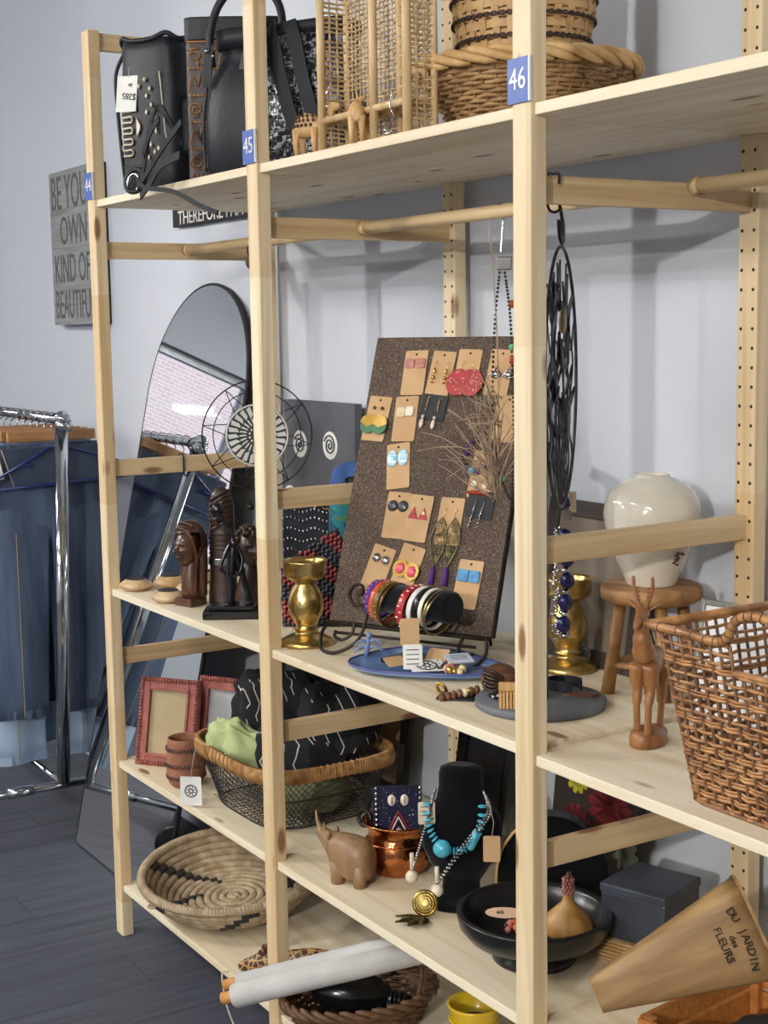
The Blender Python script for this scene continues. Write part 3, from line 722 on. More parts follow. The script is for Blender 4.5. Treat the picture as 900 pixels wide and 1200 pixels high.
# ================================================================ middle shelf, first bay
def face_cam(x, y): return math.atan2(CAM.x-x, -(CAM.y-y))    # a thing turned so that its front (-y) looks into the aisle corner
M_DK = wood('dark_carved_wood', C(92, 58, 38), C(50, 31, 21), 2, .32, .25)
M_DK2 = wood('deep_brown_wood', C(66, 43, 30), C(36, 24, 17), 2, .38, .2)
M_GOURD = mat('gourd_shell', C(214, 188, 148), C(180, 142, 96), rough=.3, vs=(30, 30, 30), coat=.3)
bowlp = [(.010, 0), (.028, .001), (.041, .009), (.0425, .013), (.036, .020), (.0235, .029), (.022, .0295), (.020, .026), (.012, .02), (.001, .019)]
labs = ['small flat gourd bowl nearest the pine post', 'small flat gourd bowl between its two larger neighbours', 'small flat gourd bowl at the front edge of the shelf', 'small flat gourd bowl beside the carved bust chin', 'small flat gourd bowl partly behind the carved bust base']
t0 = None
for (x, y, sc), lab in zip(((.091, .052, 1), (.100, .142, 1.02), (.29, .052, .98), (.085, .235, 1), (.215, .145, .92)), labs):
    t = thing('gourd_bowl', lab, 'bowl', (x, y, ZM), random.uniform(0, 6), 'five gourd bowls')
    if t0 is None:
        t0 = MB().lathe(bowlp, 28).build('bowl_body', M_GOURD, t); t1 = MB().lathe([(.0205, .0298), (.0245, .0302), (.0245, .028), (.0205, .0285)], 28).build('dark_rim', K['blackmat'], t)
        t2 = MB().lathe([(.001, .0215), (.0195, .0255), (.0195, .0262), (.001, .0225)], 24).build('dark_inside', K['blackmat'], t)
    else:
        for q in (t0, t1, t2): clone(q, t)
    t.scale = (sc,)*3
def head_mesh(b, c, s, nu=56, nv=44, T=None):
    """carved head looking along -y; s = half sizes"""
    h = MB().ball((0, 0, 0), 1.0, nu, nv)
    g = lambda x, z, x0, z0, a, bq: math.exp(-((x-x0)/a)**2-((z-z0)/bq)**2)
    def fn(p):
        x, y, z = p
        if y < .25:
            y -= .42*g(x, z, 0, -.14, .17, .17)+.16*g(x, z, 0, .08, .1, .25)
            y -= .26*g(x, z, 0, -.46, .26, .075)+.24*g(x, z, 0, -.62, .24, .07)+.24*g(x, z, 0, -.86, .3, .12)
            y += .22*(g(x, z, -.36, .08, .17, .10)+g(x, z, .36, .08, .17, .10))
            y -= .16*(g(x, z, -.36, .07, .10, .05)+g(x, z, .36, .07, .10, .05))
            y -= .12*(g(x, z, -.38, .27, .25, .07)+g(x, z, .38, .27, .25, .07))
        if z < 0: x *= 1+.28*z; 
        return (c[0]+x*s[0], c[1]+y*s[1], c[2]+z*s[2])
    h.warp(lambda p: Vector(fn(p)))
    b.raw(h.v, h.f, True, T)
def ringxy(cx, cy, rx, ry, z, n=24, e=1.0):
    return [(cx+rx*math.copysign(abs(math.cos(2*PI*k/n))**e, math.cos(2*PI*k/n)), cy+ry*math.copysign(abs(math.sin(2*PI*k/n))**e, math.sin(2*PI*k/n)), z) for k in range(n)]
# carved bust with head scarf
t = thing('carved_bust', 'dark wooden bust of a head with wrapped scarf beside the gourd bowls', 'sculpture', (.362, .078, ZM), .3)
MB().box((0, 0, .0095), (.058, .052, .019)).build('base', M_DK, t, bevel=.003)
b = MB(); b.loft([ringxy(0, .004, .024, .022, .018), ringxy(0, .004, .023, .023, .04), ringxy(0, .006, .020, .022, .075), ringxy(0, .010, .018, .02, .10), ringxy(0, .012, .017, .02, .12)])
head_mesh(b, (0, -.004, .138), (.0285, .032, .044)); b.build('head', M_DK, t)
sc_ = MB()
def scarf(p):
    x, y, z = p
    if y < -.15: y = -.15-.25*(y+.15)*0 if z < .35 else y
    return Vector((x*.036, .006+y*.042, .148+z*.056+(-.03 if z < -.5 else 0)*0))
q = MB().ball((0, 0, 0), 1.0, 30, 18); keep = []
for f_ in q.f:
    c_ = sum((Vector(q.v[i]) for i in f_), Vector())/len(f_)
    if not (c_.y < -.02 and c_.z < .52): keep.append(f_)
q.f = keep; q.s = [True]*len(keep); q.warp(scarf); sc_.raw(q.v, q.f, True)
sc_.loft([ringxy(0, .02, .034, .022, .14), ringxy(0, .022, .034, .02, .10), ringxy(0, .022, .031, .018, .06), ringxy(0, .02, .03, .018, .02)])
for s in (-1, 1): sc_.tube(smooth_path([(0, -.026, .181), (s*.022, -.018, .172), (s*.031, -.012, .15), (s*.030, -.004, .12), (s*.024, 0, .085), (s*.022, -.004, .03)], 5), .0042, 8)
sc_.tube(smooth_path([(-.028, -.016, .176), (0, -.029, .187), (.028, -.016, .176)], 5), .0045, 8); sc_.tube(smooth_path([(-.025, -.006, .19), (0, -.018, .199), (.025, -.006, .19)], 5), .0042, 8)
sc_.build('head_scarf', M_DK, t)
# tall carved figure
t = thing('carved_figure', 'tall dark wooden carved figure with ridged robe and pale band', 'sculpture', (.372, .160, ZM), .9)
b = MB(); rg = []
for i in range(57):
    z = .278*i/56; f_ = i/56
    r = .036-.006*math.sin(f_*PI)*1.0 if f_ < .3 else .031
    if f_ > .62: r = .030-.0*(f_-.62)
    if f_ > .8: r = .030*math.sqrt(max(.02, 1-((f_-.8)/.2)**2))
    if .35 < f_ < .6: r += .0016*math.sin(f_*150)
    rg.append(ringxy(0, 0, r, r*.8, z, 28, .85))
b.loft(rg); b.build('body', M_DK2, t)
b = MB()
for k in range(7):
    z = .185+k*.012; b.tube(smooth_path([(-.024, -.016, z-.012), (-.005, -.0265, z), (.012, -.0255, z+.010), (.026, -.012, z+.014)], 4), .0034, 6)
b.build('carved_ridges', M_DK2, t)
b = MB(); head_mesh(b, (-.004, -.014, .205), (.017, .02, .026)); b.build('face', M_DK2, t)
b = MB(); b.loft([ringxy(0, 0, .0345, .0275, z, 28, .85) for z in (.092, .094, .106, .108)]); b.build('band', K['silver'], t)
# second bust behind
t = thing('carved_bust', 'dark wooden bust with rough carved hair behind the thin black figure', 'sculpture', (.462, .186, ZM), 1.5)
b = MB(); b.loft([ringxy(0, 0, .042, .036, 0), ringxy(0, 0, .040, .034, .02), ringxy(0, 0, .03, .028, .055), ringxy(0, .004, .019, .02, .085), ringxy(0, .004, .018, .02, .11)]); head_mesh(b, (0, 0, .138), (.030, .036, .043)); b.build('head', M_DK2, t)
b = MB(); rnd = random.Random(2)
for k in range(150):
    a = rnd.uniform(0, 2*PI); zz = rnd.uniform(-.3, 1); rr_ = math.sqrt(1-zz*zz); x, y = rr_*math.cos(a), rr_*math.sin(a)
    if y < -.35 and zz < .6: continue
    b.ball((x*.032, .004+y*.038, .142+zz*.048), .0062, 6, 4)
b.build('carved_hair', M_DK2, t, kind='stuff')
# thin black figure on stepped plinth
t = thing('black_statuette', 'thin black long-necked statuette on a stepped black plinth', 'sculpture', (.545, .098, ZM), math.radians(58))
b = MB(); b.box((0, 0, .009), (.128, .086, .018)); b.build('plinth', K['black'], t, bevel=.003)
MB().box((0, 0, .0235), (.104, .066, .011)).build('plinth_step', K['black'], t, bevel=.003)
b = MB()
b.ball((-.028, 0, .243), (.0145, .013, .0175), 16, 12)
b.tube(smooth_path([(-.022, 0, .235), (-.014, 0, .222), (-.004, 0, .195), (.006, 0, .172), (.006, 0, .14)], 5), [.0045]*10+[.006]*5+[.010]*6, 10)
b.tube(smooth_path([(.006, 0, .16), (.002, -.004, .12), (-.002, -.006, .07), (-.004, -.008, .028)], 5), [.011]*4+[.0105]*4+[.009]*4+[.010]*4, 10)
b.tube(smooth_path([(.008, 0, .15), (.022, .004, .10), (.032, .008, .06), (.04, .008, .028)], 5), [.010]*6+[.007]*5+[.006]*5, 10)
b.tube(smooth_path([(.0, -.004, .168), (-.014, -.014, .14), (-.022, -.02, .115), (-.010, -.02, .10)], 5), .0045, 8)
b.tube(smooth_path([(.012, .0, .168), (.026, -.006, .13), (.018, -.016, .10), (-.004, -.02, .095)], 5), .0042, 8)
b.ball((-.006, -.012, .031), (.012, .02, .005)); b.ball((.038, 0, .031), (.01, .018, .005))
b.build('figure', K['black'], t)
# black beaded bag behind the busts
M_BLKC = mat('black_cloth', C(20, 22, 30), C(30, 33, 44), rough=.9, bmp=.3, bs=200)
t = thing('beaded_bag', 'black cloth bag with rows of gold and silver beads behind the busts', 'bag', (.50, .355, ZM), math.radians(40))
b = MB(); b.loft([bagring(w_, .06, z, 28, .01, 1, .4) for w_, z in ((.15, 0), (.17, .02), (.18, .14), (.175, .25), (.165, .268))]); b.build('body', M_BLKC, t)
b = MB(); rnd = random.Random(8)
for z in (.10, .125, .15, .175, .20, .22): 
    for k in range(17): b.ball((-.08+k*.010, -.0315, z+.004*math.sin(k)), .0034, 6, 4)
b.build('silver_beads', K['silver'], t, kind='stuff')
b = MB()
for k in range(9): b.torus((.0+k*.009, -.034, .235+.006*math.sin(k*1.3)), .006, .0018, (0, 1, .2), 12, 5)
b.build('gold_rings', K['bright_gold'], t, kind='stuff')
# dark canvas with spirals
M_CHAR = mat('charcoal_canvas', C(92, 92, 98), C(78, 78, 84), rough=.85, vs=(6, 6, 6), bmp=.2, bs=300)
t = thing('spiral_canvas', 'charcoal canvas panel painted with cream spirals against the wall', 'painting', (.285, .478, ZM), 0)
MB().box((0, .01, .231), (.36, .022, .462)).build('canvas', M_CHAR, t, bevel=.002)
for x, z in ((.19, 1.267), (.345, 1.272), (.25, 1.10), (.13, 1.12)):
    px_, pz_ = x-.285, z-ZM
    MB().prism(circ(.036, 26, px_, pz_, .035), .0012, STD_UP).build('cream_disc', K['paper'], t, (0, -.0008, 0))
    sp = MB(); sp.tube([(px_+.0044*a/2.2*math.cos(a)*.9, -.0032, pz_+.0042*a/2.2*math.sin(a)*.9) for a in [1+i*.35 for i in range(42)]], .0021, 5); sp.build('spiral', M_CHAR, t)
# teal floral bag
def floral(name, c1, c2, c3, sc=55):
    m, nt, b = base(name, .8)
    v = nd(nt, 'ShaderNodeTexVoronoi', {'Vector': coords(nt, (sc, sc, sc*.6)), 'Scale': 1.0}).outputs['Color']
    s = nd(nt, 'ShaderNodeSeparateXYZ', {0: v})
    n = nd(nt, 'ShaderNodeTexNoise', {'Vector': coords(nt, (sc*.8,)*3), 'Scale': 1.0, 'Detail': 3.0}).outputs[0]
    c = mixc(nt, mth(nt, 'GREATER_THAN', s.outputs[0], .55), c1, c2); c = mixc(nt, rng(nt, n, .5, .6), c, c3)
    nt.links.new(c, b.inputs['Base Color']); return m
M_TEAL = floral('teal_floral_cloth', C(40, 128, 140), C(28, 84, 110), C(86, 132, 82))
t = thing('floral_bag', 'teal floral cloth bag with blue flap behind the cork board', 'bag', (.66, .36, ZM), math.radians(50))
b = MB(); b.loft([bagring(w_, d_, z, 28, .02, 2, .6) for w_, d_, z in ((.10, .06, 0), (.12, .08, .02), (.125, .085, .16), (.12, .075, .28), (.09, .05, .325), (.05, .03, .335))]); b.build('body', M_TEAL, t)
b = MB(); b.loft([bagring(w_, d_, z, 28, .02, 2, .6) for w_, d_, z in ((.126, .083, .272), (.125, .082, .285), (.096, .056, .33), (.056, .034, .342))]); b.build('flap', mat('blue_cloth', C(58, 92, 150), C(44, 70, 124), rough=.8), t)
MB().torus((-.005, -.045, .30), .012, .003, (.3, -1, .5), 16, 6).build('buckle', K['black'], t)
b = MB(); strap([(-.03, -.035, .29), (0, -.045, .308), (.04, -.03, .33)], .012, b, (0, 0, 1)); b.build('strap', K['black_leather'], t)
# seed bag
M_SEEDR = mat('red_seed', C(176, 80, 78), C(138, 52, 54), rough=.35); M_SEEDB = mat('black_seed', C(66, 72, 76), C(40, 44, 48), rough=.35)
t = thing('seed_bag', 'bag of red and black seeds in diagonal stripes behind gold candlestick', 'bag', (.775, .215, ZM), math.radians(55))
poly = [(-.10, .001), (.095, .001), (.10, .03), (.062, .13), (.02, .215), (-.055, .165), (-.10, .13)]
MB().prism(poly, .03, STD_UP).build('body', M_BLKC, t, (0, .03, 0))
def inside(x, z):
    c_ = False; n = len(poly)
    for i in range(n):
        (x1, y1), (x2, y2) = poly[i], poly[i-1]
        if (y1 > z) != (y2 > z) and x < (x2-x1)*(z-y1)/(y2-y1)+x1: c_ = not c_
    return c_
sr, sb_ = MB(), MB(); ca, sa = math.cos(-.65), math.sin(-.65)
for i in range(-22, 23):
    for j in range(-22, 23):
        a_, b_ = i*.0115+(j % 2)*.004, j*.0078
        x = a_*ca-b_*sa; z = .11+a_*sa+b_*ca
        if inside(x, z):
            tgt = sr if ((j+40)//4) % 2 == 0 else sb_
            T_ = Matrix.Translation((x, -.002+random.uniform(-.001, .001), z)) @ Matrix.Rotation(.65+PI/2, 4, 'Y')
            tgt.ball((0, 0, 0), (.0062, .0036, .0036), 7, 5, T_)
sr.build('red_seeds', M_SEEDR, t, kind='stuff'); sb_.build('black_seeds', M_SEEDB, t, kind='stuff')

# wire dream ornament hanging from the first rod
t = thing('wire_ornament', 'round black wire ornament with silver patterned centre on a rope', 'ornament', (.392, .25, 1.312), face_cam(.392, .25))
b = MB(); b.torus((0, 0, 0), .130, .0019, (0, 1, 0), 64, 6); b.torus((0, 0, 0), .104, .0013, (0, 1, 0), 56, 5); b.build('rings', K['black_wire'], t)
b = MB()
for k in range(16):
    a, a2 = 2*PI*k/16, 2*PI*(k+(.5 if k % 2 else -.5))/16
    b.tube([(.072*math.cos(a), 0, .072*math.sin(a)), (.130*math.cos(a2), 0, .130*math.sin(a2))], .0011, 4)
b.build('spokes', K['black_wire'], t, kind='stuff')
MB().prism(circ(.073, 40), .003, STD_UP).build('centre_disc', mat('dark_pewter', C(46, 46, 48), C(70, 70, 70), rough=.4, metal=.5), t, (0, .0015, 0))
b = MB()
for k in range(24):
    a = 2*PI*k/24; R_ = Matrix.Translation((0, -.0016, 0)) @ Matrix.Rotation(-a, 4, 'Y') @ STD_UP
    b.prism([(.042, .003), (.066, .0078), (.070, -.003), (.05, -.004)], .0016, R_)
    b.prism([(.024, .0005), (.040, .0028), (.042, -.0008), (.028, -.0022)], .0016, R_)
    if k % 2: b.prism(circ(.0026, 8, .018, 0), .0016, R_)
b.torus((0, -.002, 0), .0725, .0022, (0, 1, 0), 40, 5)
b.build('silver_rays', mat('pale_enamel', C(226, 224, 216), C(200, 198, 190), rough=.35), t, kind='stuff')
b = MB(); b.tube([(.0, 0, .13), (-.003, .0, .20), (0, 0, .30), (0, 0, .425)], .0034, 7)
for k in range(44): b.torus((0, 0, .15+k*.0062), .0036, .0012, (.3, 0, 1), 8, 4)
b.ball((-.007, 0, .408), (.010, .010, .018)); b.ball((.004, 0, .388), (.008, .009, .014)); b.ball((0, 0, .137), .006)
b.build('rope', mat('brown_rope', C(112, 94, 76), C(70, 56, 46), rough=.95), t)
MB().tube(smooth_path([(-.006, 0, .405), (-.011, 0, .435), (-.004, .012, .462), (0, .0, .4678), (.003, -.015, .452)], 5), .002, 6).build('hook', K['black_wire'], t)
b = MB()
for k in range(3):
    x = (-.02, .012, .03)[k]; b.tube([(x, 0, -.13), (x, 0, -.165-k*.01)], .001, 4); b.ball((x, 0, -.172-k*.01), .009, 10, 8)
b.build('bead_drops', K['black'], t)

# hooks left on the rails
for x, y, z, lab in ((.0185, .22, 1.240, 'small black hook over the rail between mirror and busts'), (1.7465, .062, 1.7815, 'small black hook over the rail above the leaf ornament')):
    sg_ = 1 if x < 1 else -1; MB().tube(smooth_path([(-.013*sg_, 0, -.012), (-.013*sg_, 0, .002), (0, 0, .0035), (.0125*sg_, 0, .002), (.013*sg_, 0, -.042), (.008*sg_, .008, -.052), (.002*sg_, .018, -.046)], 5), .0022, 6).build('rail_hook', K['black_wire'], None, (x, y, z), label=lab, cat='hook')
# ================================================================ middle shelf, second bay
cprof = [(.001, 0), (.055, 0), (.0565, .004), (.053, .010), (.040, .017), (.026, .023), (.0215, .028), (.0245, .031), (.0245, .035), (.0205, .038), (.024, .046), (.033, .062), (.0375, .080), (.036, .096), (.029, .114), (.0225, .124), (.021, .129), (.024, .132),
         (.033, .136), (.042, .143), (.0445, .149), (.0445, .170), (.0465, .173), (.0455, .176), (.041, .176), (.039, .170), (.036, .160), (.001, .158)]
c1 = thing('candlestick', 'antique gold candlestick in front of the seed bag', 'candlestick', (.900, .092, ZM), 0, 'two gold candlesticks')
MB().lathe(cprof, 40).build('body', K['gold'], c1)
MB().torus((0, 0, .033), .0238, .0024, (0, 0, 1), 32, 6).build('collar', K['bright_gold'], c1)
clone(c1, None, (1.385, .385, ZM), 2.0, 'antique gold candlestick beside the stool behind the grey stand')

# board frame
BL = Vector((.9526, .1148, .9720)); BS = .98; BU = Vector((.88808, .45968, 0)); LE = math.radians(20.25)
BN0 = Vector((-.45968, .88808, 0)); BV = Vector((0, 0, 1))*math.cos(LE)+BN0*math.sin(LE); BN = BU.cross(BV)
BM = Matrix((BU, BV, BN)).transposed()
def on_board(u, v, n=0.0): return BL+BU*u*BS+BV*v*BS+BN*n
def board_thing(name, label, cat, u, v, rot=0, n=0.0008, group=None):
    return thing(name, label, cat, on_board(u, v, n), rot=(BM @ Matrix.Rotation(rot, 3, 'Z')).to_euler(), group=group)
def cork_mat():
    m, nt, b = base('dark_cork', .95)
    v1 = nd(nt, 'ShaderNodeTexNoise', {'Vector': coords(nt, (420,)*3), 'Scale': 1.0, 'Detail': 2.0}).outputs[0]
    v2 = nd(nt, 'ShaderNodeTexVoronoi', {'Vector': coords(nt, (620,)*3), 'Scale': 1.0}).outputs['Color']
    sp_ = nd(nt, 'ShaderNodeSeparateXYZ', {0: v2}).outputs[0]
    c = mixc(nt, rng(nt, v1, .35, .65), C(62, 50, 42), C(104, 88, 76)); c = mixc(nt, rng(nt, sp_, .84, .95, 0., .7), c, C(156, 136, 114))
    nt.links.new(c, b.inputs['Base Color']); bump(nt, b, v1, .5, .002); return m
cb = board_thing('cork_board', 'tall dark cork board covered with earring cards', 'board', 0, 0, 0, 0)
BW, BH = .3767*BS, .620*BS
MB().box((BW/2, BH/2, -.006), (BW-.004, BH-.004, .011)).build('cork_panel', cork_mat(), cb)
MB().box((BW/2, BH/2, -.011), (BW, BH, .012)).build('black_backing', K['blackmat'], cb)
# iron easel
ez = thing('plate_easel', 'dark iron scroll easel carrying the cork board', 'easel', (BL.x, BL.y, BL.z), math.atan2(BU.y, BU.x))
def ep(px_, py_, y): u = (px_-385)/495; return (u*.98, y, max(-.0515, (727+53*u-py_)/575*1.13))
b = MB(); b.tube(smooth_path([ep(428, 700, -.016), ep(433, 697, -.017), ep(431, 690, -.018), ep(423, 690, -.02), ep(418, 699, -.022), ep(423, 709, -.024), ep(434, 711, -.026), ep(440, 722, -.03), ep(434, 745, -.05), ep(412, 755, -.06), ep(392, 752, -.05), ep(386, 738, -.03), ep(387, 730, -.012)], 5), .0036, 8); b.build('front_scroll', K['iron'], ez)
b = MB(); b.tube(smooth_path([ep(420, 729, -.012), ep(419, 740, -.02), ep(410, 745, -.028), ep(402, 741, -.03), ep(403, 735, -.028)], 5), .0034, 8); b.build('ledge_curl', K['iron'], ez)
b = MB(); b.tube(smooth_path([ep(543, 746, -.010), ep(541, 757, -.02), ep(548, 765, -.028), ep(559, 760, -.03)], 5), .0036, 8); b.build('ledge_curl', K['iron'], ez)
b = MB(); b.tube(smooth_path([ep(568, 747, -.008), ep(570, 762, -.02), ep(562, 776, -.04), ep(548, 782, -.055), ep(530, 774, -.06)], 5), .0036, 8); b.build('front_scroll', K['iron'], ez)
b = MB(); b.tube([(-.004, -.004, -.004), (.37, -.004, -.004)], .0036, 8); b.build('ledge_bar', K['iron'], ez)
b = MB(); b.tube([(.03, -.02, -.018), (.345, -.02, -.018)], .003, 8); b.build('cross_bar', K['iron'], ez)
for u in (.09, .29): 
    b = MB(); b.tube([(u, .016, -.006), (u, .12, .27)], .0034, 8); b.tube([(u, .12, .27), (u, .155, -.0535)], .0034, 8); b.build('back_leg', K['iron'], ez)

# ---- earring cards
def em(name, c, rough=.3, metal=0, c2=None, vs=(90, 90, 90)): return mat('earring_'+name, c, c2, rough=rough, metal=metal, vs=vs)
E_RED = em('red', C(186, 44, 48), c2=C(150, 28, 36)); E_PINK = em('pink', C(226, 84, 106)); E_DUSTY = em('dusty', C(168, 96, 92), .6, 0, C(196, 140, 126))
E_GREEN = em('green', C(72, 122, 84)); E_BLUE = em('blue', C(66, 146, 196), c2=C(44, 116, 172)); E_SKY = em('sky', C(112, 188, 214), c2=C(230, 240, 240), vs=(60, 200, 60))
E_CREAM = em('cream', C(226, 210, 166)); E_GREY = em('grey', C(104, 104, 108), .3, .6, C(70, 68, 76)); E_PURP = em('purple', C(92, 44, 132), .8); E_BRASS = em('brass', C(140, 132, 96), .45, .8, C(92, 86, 62)); E_SHELL = em('shell', C(238, 228, 208)); E_TEAL = em('teal_bead', C(110, 170, 186), .2)
E_BRICK = em('brick', C(170, 66, 36), .5)
CW, CH = .053, .096
card_me = MB().prism(rrect(CW, CH, .0035, 3), .0012).mesh('card', K['kraft'])
bcard_me = MB().prism(rrect(.058, .055, .003, 3), .002).mesh('card', K['velvet2'])
hole_me = MB().prism(circ(.0026, 10), .0004).mesh('punch_hole', K['ink'])
def card(u, v, rot, label, black=False, n=.0008):
    t = board_thing('earring_card', label, 'earrings', u, v, rot, n, 'earring cards on the cork board')
    link('card', bcard_me if black else card_me, t)
    if not black: link('punch_hole', hole_me, t, (0, CH/2-.0085, .0012))
    return t
def pair(t, mb_fn, mt, xs=(-.0125, .0125), name='earring'):
    out = []
    for i, x in enumerate(xs): out.append(mb_fn(x, i).build(name, mt, t))
    return out
def hooks(t, y0, y1, xs=(-.0115, .0115)):
    for x in xs: MB().tube(smooth_path([(x, y1, .004), (x, y0-.004, .005), (x+.002, y0+.002, .004), (x+.004, y0-.003, .002)], 4), .0006, 4).build('ear_hook', K['bright_gold'], t)
F2 = lambda poly, d, x, y, z=.0012: MB().prism(poly, d, Matrix.Translation((x, y, z)))
t = card(.108, .539, .03, 'kraft card with two dusty red square lace earrings'); pair(t, lambda x, i: F2(rrect(.021, .020, .003), .003, x, .020), E_DUSTY)
t = card(.171, .537, -.07, 'kraft card with two gold bead drop earrings'); hooks(t, .024, .008, (-.014, .014)); pair(t, lambda x, i: MB().ball((x*1.1, .004, .005), (.0026, .0075, .0026)).ball((x*1.1, -.010, .005), (.0042, .0048, .0042)).ball((x*1.1, -.020, .005), .0026), K['bright_gold'])
t = card(.232, .541, -.04, 'kraft card with two large red disc earrings'); hooks(t, .020, .004)
for i, x in enumerate((-.013, .017)):
    e = F2(circ(.0275, 28, 0, 0, .0285), .003, x, -.024, .003+.0035*i).build('earring', E_RED, t); q = MB(); rnd = random.Random(i)
    for k in range(22): 
        a, r_ = rnd.uniform(0, 6.28), .0255*math.sqrt(rnd.random()); q.prism(circ(.0013, 6), .0006, Matrix.Translation((x+r_*math.cos(a), -.024+r_*math.sin(a), .006+.0035*i)))
    q.build('cream_spots', E_CREAM, e, kind='stuff')
t = card(.306, .540, -.06, 'kraft card with two silver heart frame earrings'); pair(t, lambda x, i: MB().tube([(x, .010, .004), (x-.013, -.008, .004), (x, -.012, .004), (x+.013, -.008, .004)], .0024, 6, True).ball((x, -.004, .005), (.007, .006, .003)), K['silver'], (-.006, .022))
t = card(.035, .437, -.06, 'kraft card with green and gold half moon earrings'); pair(t, lambda x, i: F2(circ(.0175, 24, 0, 0, .0165), .004, x, -.018, .003+.003*i), E_GREEN, (-.015, .014))
pair(t, lambda x, i: F2([(.0185*math.cos(a), .0185*math.sin(a)+.004) for a in [PI*k/12 for k in range(13)]]+[(0, -.005)], .0052, x, -.016, .003+.003*i), K['bright_gold'], (-.015, .014), 'gold_cap')
pair(t, lambda x, i: MB().ball((x*.75, .022, .004), .004), E_BRASS, name='stud'); 
t = card(.104, .438, .05, 'kraft card with two cream square stud earrings'); e = F2(rrect(.019, .021, .004), .004, -.0105, .013).build('earring', E_CREAM, t); F2(rrect(.018, .020, .004), .004, .0095, .015).build('earring', E_SHELL, t)
t = card(.167, .463, -.1, 'black card with two white shell drop earrings', True); hooks(t, .02, -.01, (-.015, .012)); pair(t, lambda x, i: MB().ball((x, -.036, .006), (.0045, .0105, .0035)).ball((x, -.022, .006), .0036), E_SHELL, (-.016, .011))
t = card(.106, .336, .16, 'tilted kraft card with sky blue striped oval earrings'); pair(t, lambda x, i: MB().ball((x, .016-.004*(1-i)*0, .003), (.0125, .0185, .004), 18, 8), E_SKY, (-.0125, .012))
t = card(.338, .442, -.03, 'kraft card hidden behind the dry twigs')
t = card(.304, .325, -.05, 'kraft card with white drops above a brick red seed row'); hooks(t, .0, -.014); pair(t, lambda x, i: MB().ball((x, -.022, .004), (.0075, .0085, .004), 12, 8), E_SHELL)
q = MB()
for k in range(9): q.ball((-.021+k*.0052, -.0385, .003), .0042, 7, 5)
q.build('seed_row', E_BRICK, t, kind='stuff')
t = card(.310, .262, -.06, 'black card with beaded chain drop earrings', True); pair(t, lambda x, i: MB().tube(smooth_path([(x, .012, .003), (x-.003, -.006, .005), (x-.005, -.03, .005), (x-.008, -.048, .005)], 4), .0009, 4).ball((x-.004, -.014, .005), .0022).ball((x-.005, -.022, .005), .0026).ball((x-.006, -.031, .005), .0028).ball((x-.007, -.039, .005), .0024).ball((x-.008, -.048, .005), .002), K['silver'], (-.008, .010))
t = card(.121, .231, -.01, 'kraft card with two dark grey dome stud earrings'); pair(t, lambda x, i: MB().ball((x, .019, .002), (.0122, .0122, .0055), 18, 8), E_GREY, (-.0115, .0122))
t = card(.174, .227, -.06, 'kraft card with two small red triangle earrings', n=.0024); pair(t, lambda x, i: F2([(0, .012), (.0105, -.012), (-.0105, -.012)], .003, x, .010), E_RED, (-.012, .011)); F2([(0, .004), (.004, -.004), (-.004, -.004)], .0006, .011, .012, .0042).build('white_centre', E_SHELL, t)
t = card(.246, .225, -.02, 'kraft card with long filigree leaf earrings and purple tassels'); hooks(t, .024, .004)
for i, x in enumerate((-.0135, .0125)):
    cx = x*1.15; q = MB(); L = 34
    out = [(cx+s*.0172*math.sin(PI*(k/L)**.85), .006-.098*k/L, .004+.002*i) for s in (-1,) for k in range(L+1)]+[(cx+.0172*math.sin(PI*((L-k)/L)**.85), .006-.098*(L-k)/L, .004+.002*i) for k in range(1, L)]
    q.tube(out, .0013, 5, True); rnd = random.Random(5+i)
    for k in range(46):
        f_ = rnd.uniform(.08, .92); hw = .0158*math.sin(PI*f_**.85); xx = cx+rnd.uniform(-hw, hw)*.8; yy = .006-.098*f_
        q.torus((xx, yy, .004+.002*i), .0034, .0007, (0, 0, 1), 10, 4)
    e = q.build('earring', E_BRASS, t, kind='stuff')
    MB().tube([(cx, -.092, .004), (cx-.001, -.098, .005), (cx, -.106, .005), (cx, -.13, .005)], [.0012, .0042, .0046, .0062], 8).build('tassel', E_PURP, t)
t = card(.098, .116, -.22, 'kraft card with two silver ball stud earrings'); pair(t, lambda x, i: MB().ball((x, .021, .003), (.0098, .0098, .006), 16, 8), K['silver'], (-.0105, .0115))
t = card(.166, .122, -.22, 'kraft card with pink and gold oval earrings')
for i, (x, y) in enumerate(((-.013, -.004), (.016, -.004))):
    e = F2(circ(.0165, 24, 0, 0, .0185), .003, x, y, .002+.003*i).build('earring', K['bright_gold'], t); MB().ball((x, y, .005+.003*i), (.0105, .0115, .0035), 14, 6).build('pink_stone', E_PINK, e)
t = card(.308, .100, -.05, 'kraft card with two bright blue square earrings'); pair(t, lambda x, i: F2(rrect(.0225, .0235, .003), .005, x, .016), E_BLUE, (-.012, .0125))
# beaded bracelet pinned on the board
t = board_thing('bead_bracelet', 'black cord bracelet with purple and blue beads on the cork board', 'bracelet', .292, .365, 0, .006)
MB().torus((0, 0, 0), .029, .0014, (.1, .1, 1), 28, 5, .036).build('cord', K['black_wire'], t)
for k, (a, r_, mt_) in enumerate(((2.4, .0044, E_PURP), (2.75, .0046, E_PURP), (3.1, .0046, E_PURP), (4.0, .005, E_PURP), (4.35, .0082, E_TEAL), (4.85, .005, E_PURP), (5.4, .005, E_PURP), (5.75, .0075, E_TEAL))):
    MB().ball((.034*math.sin(a)*0+.029*math.cos(a), .036*math.sin(a), .002), r_, 12, 8).build('bead', mt_, t)

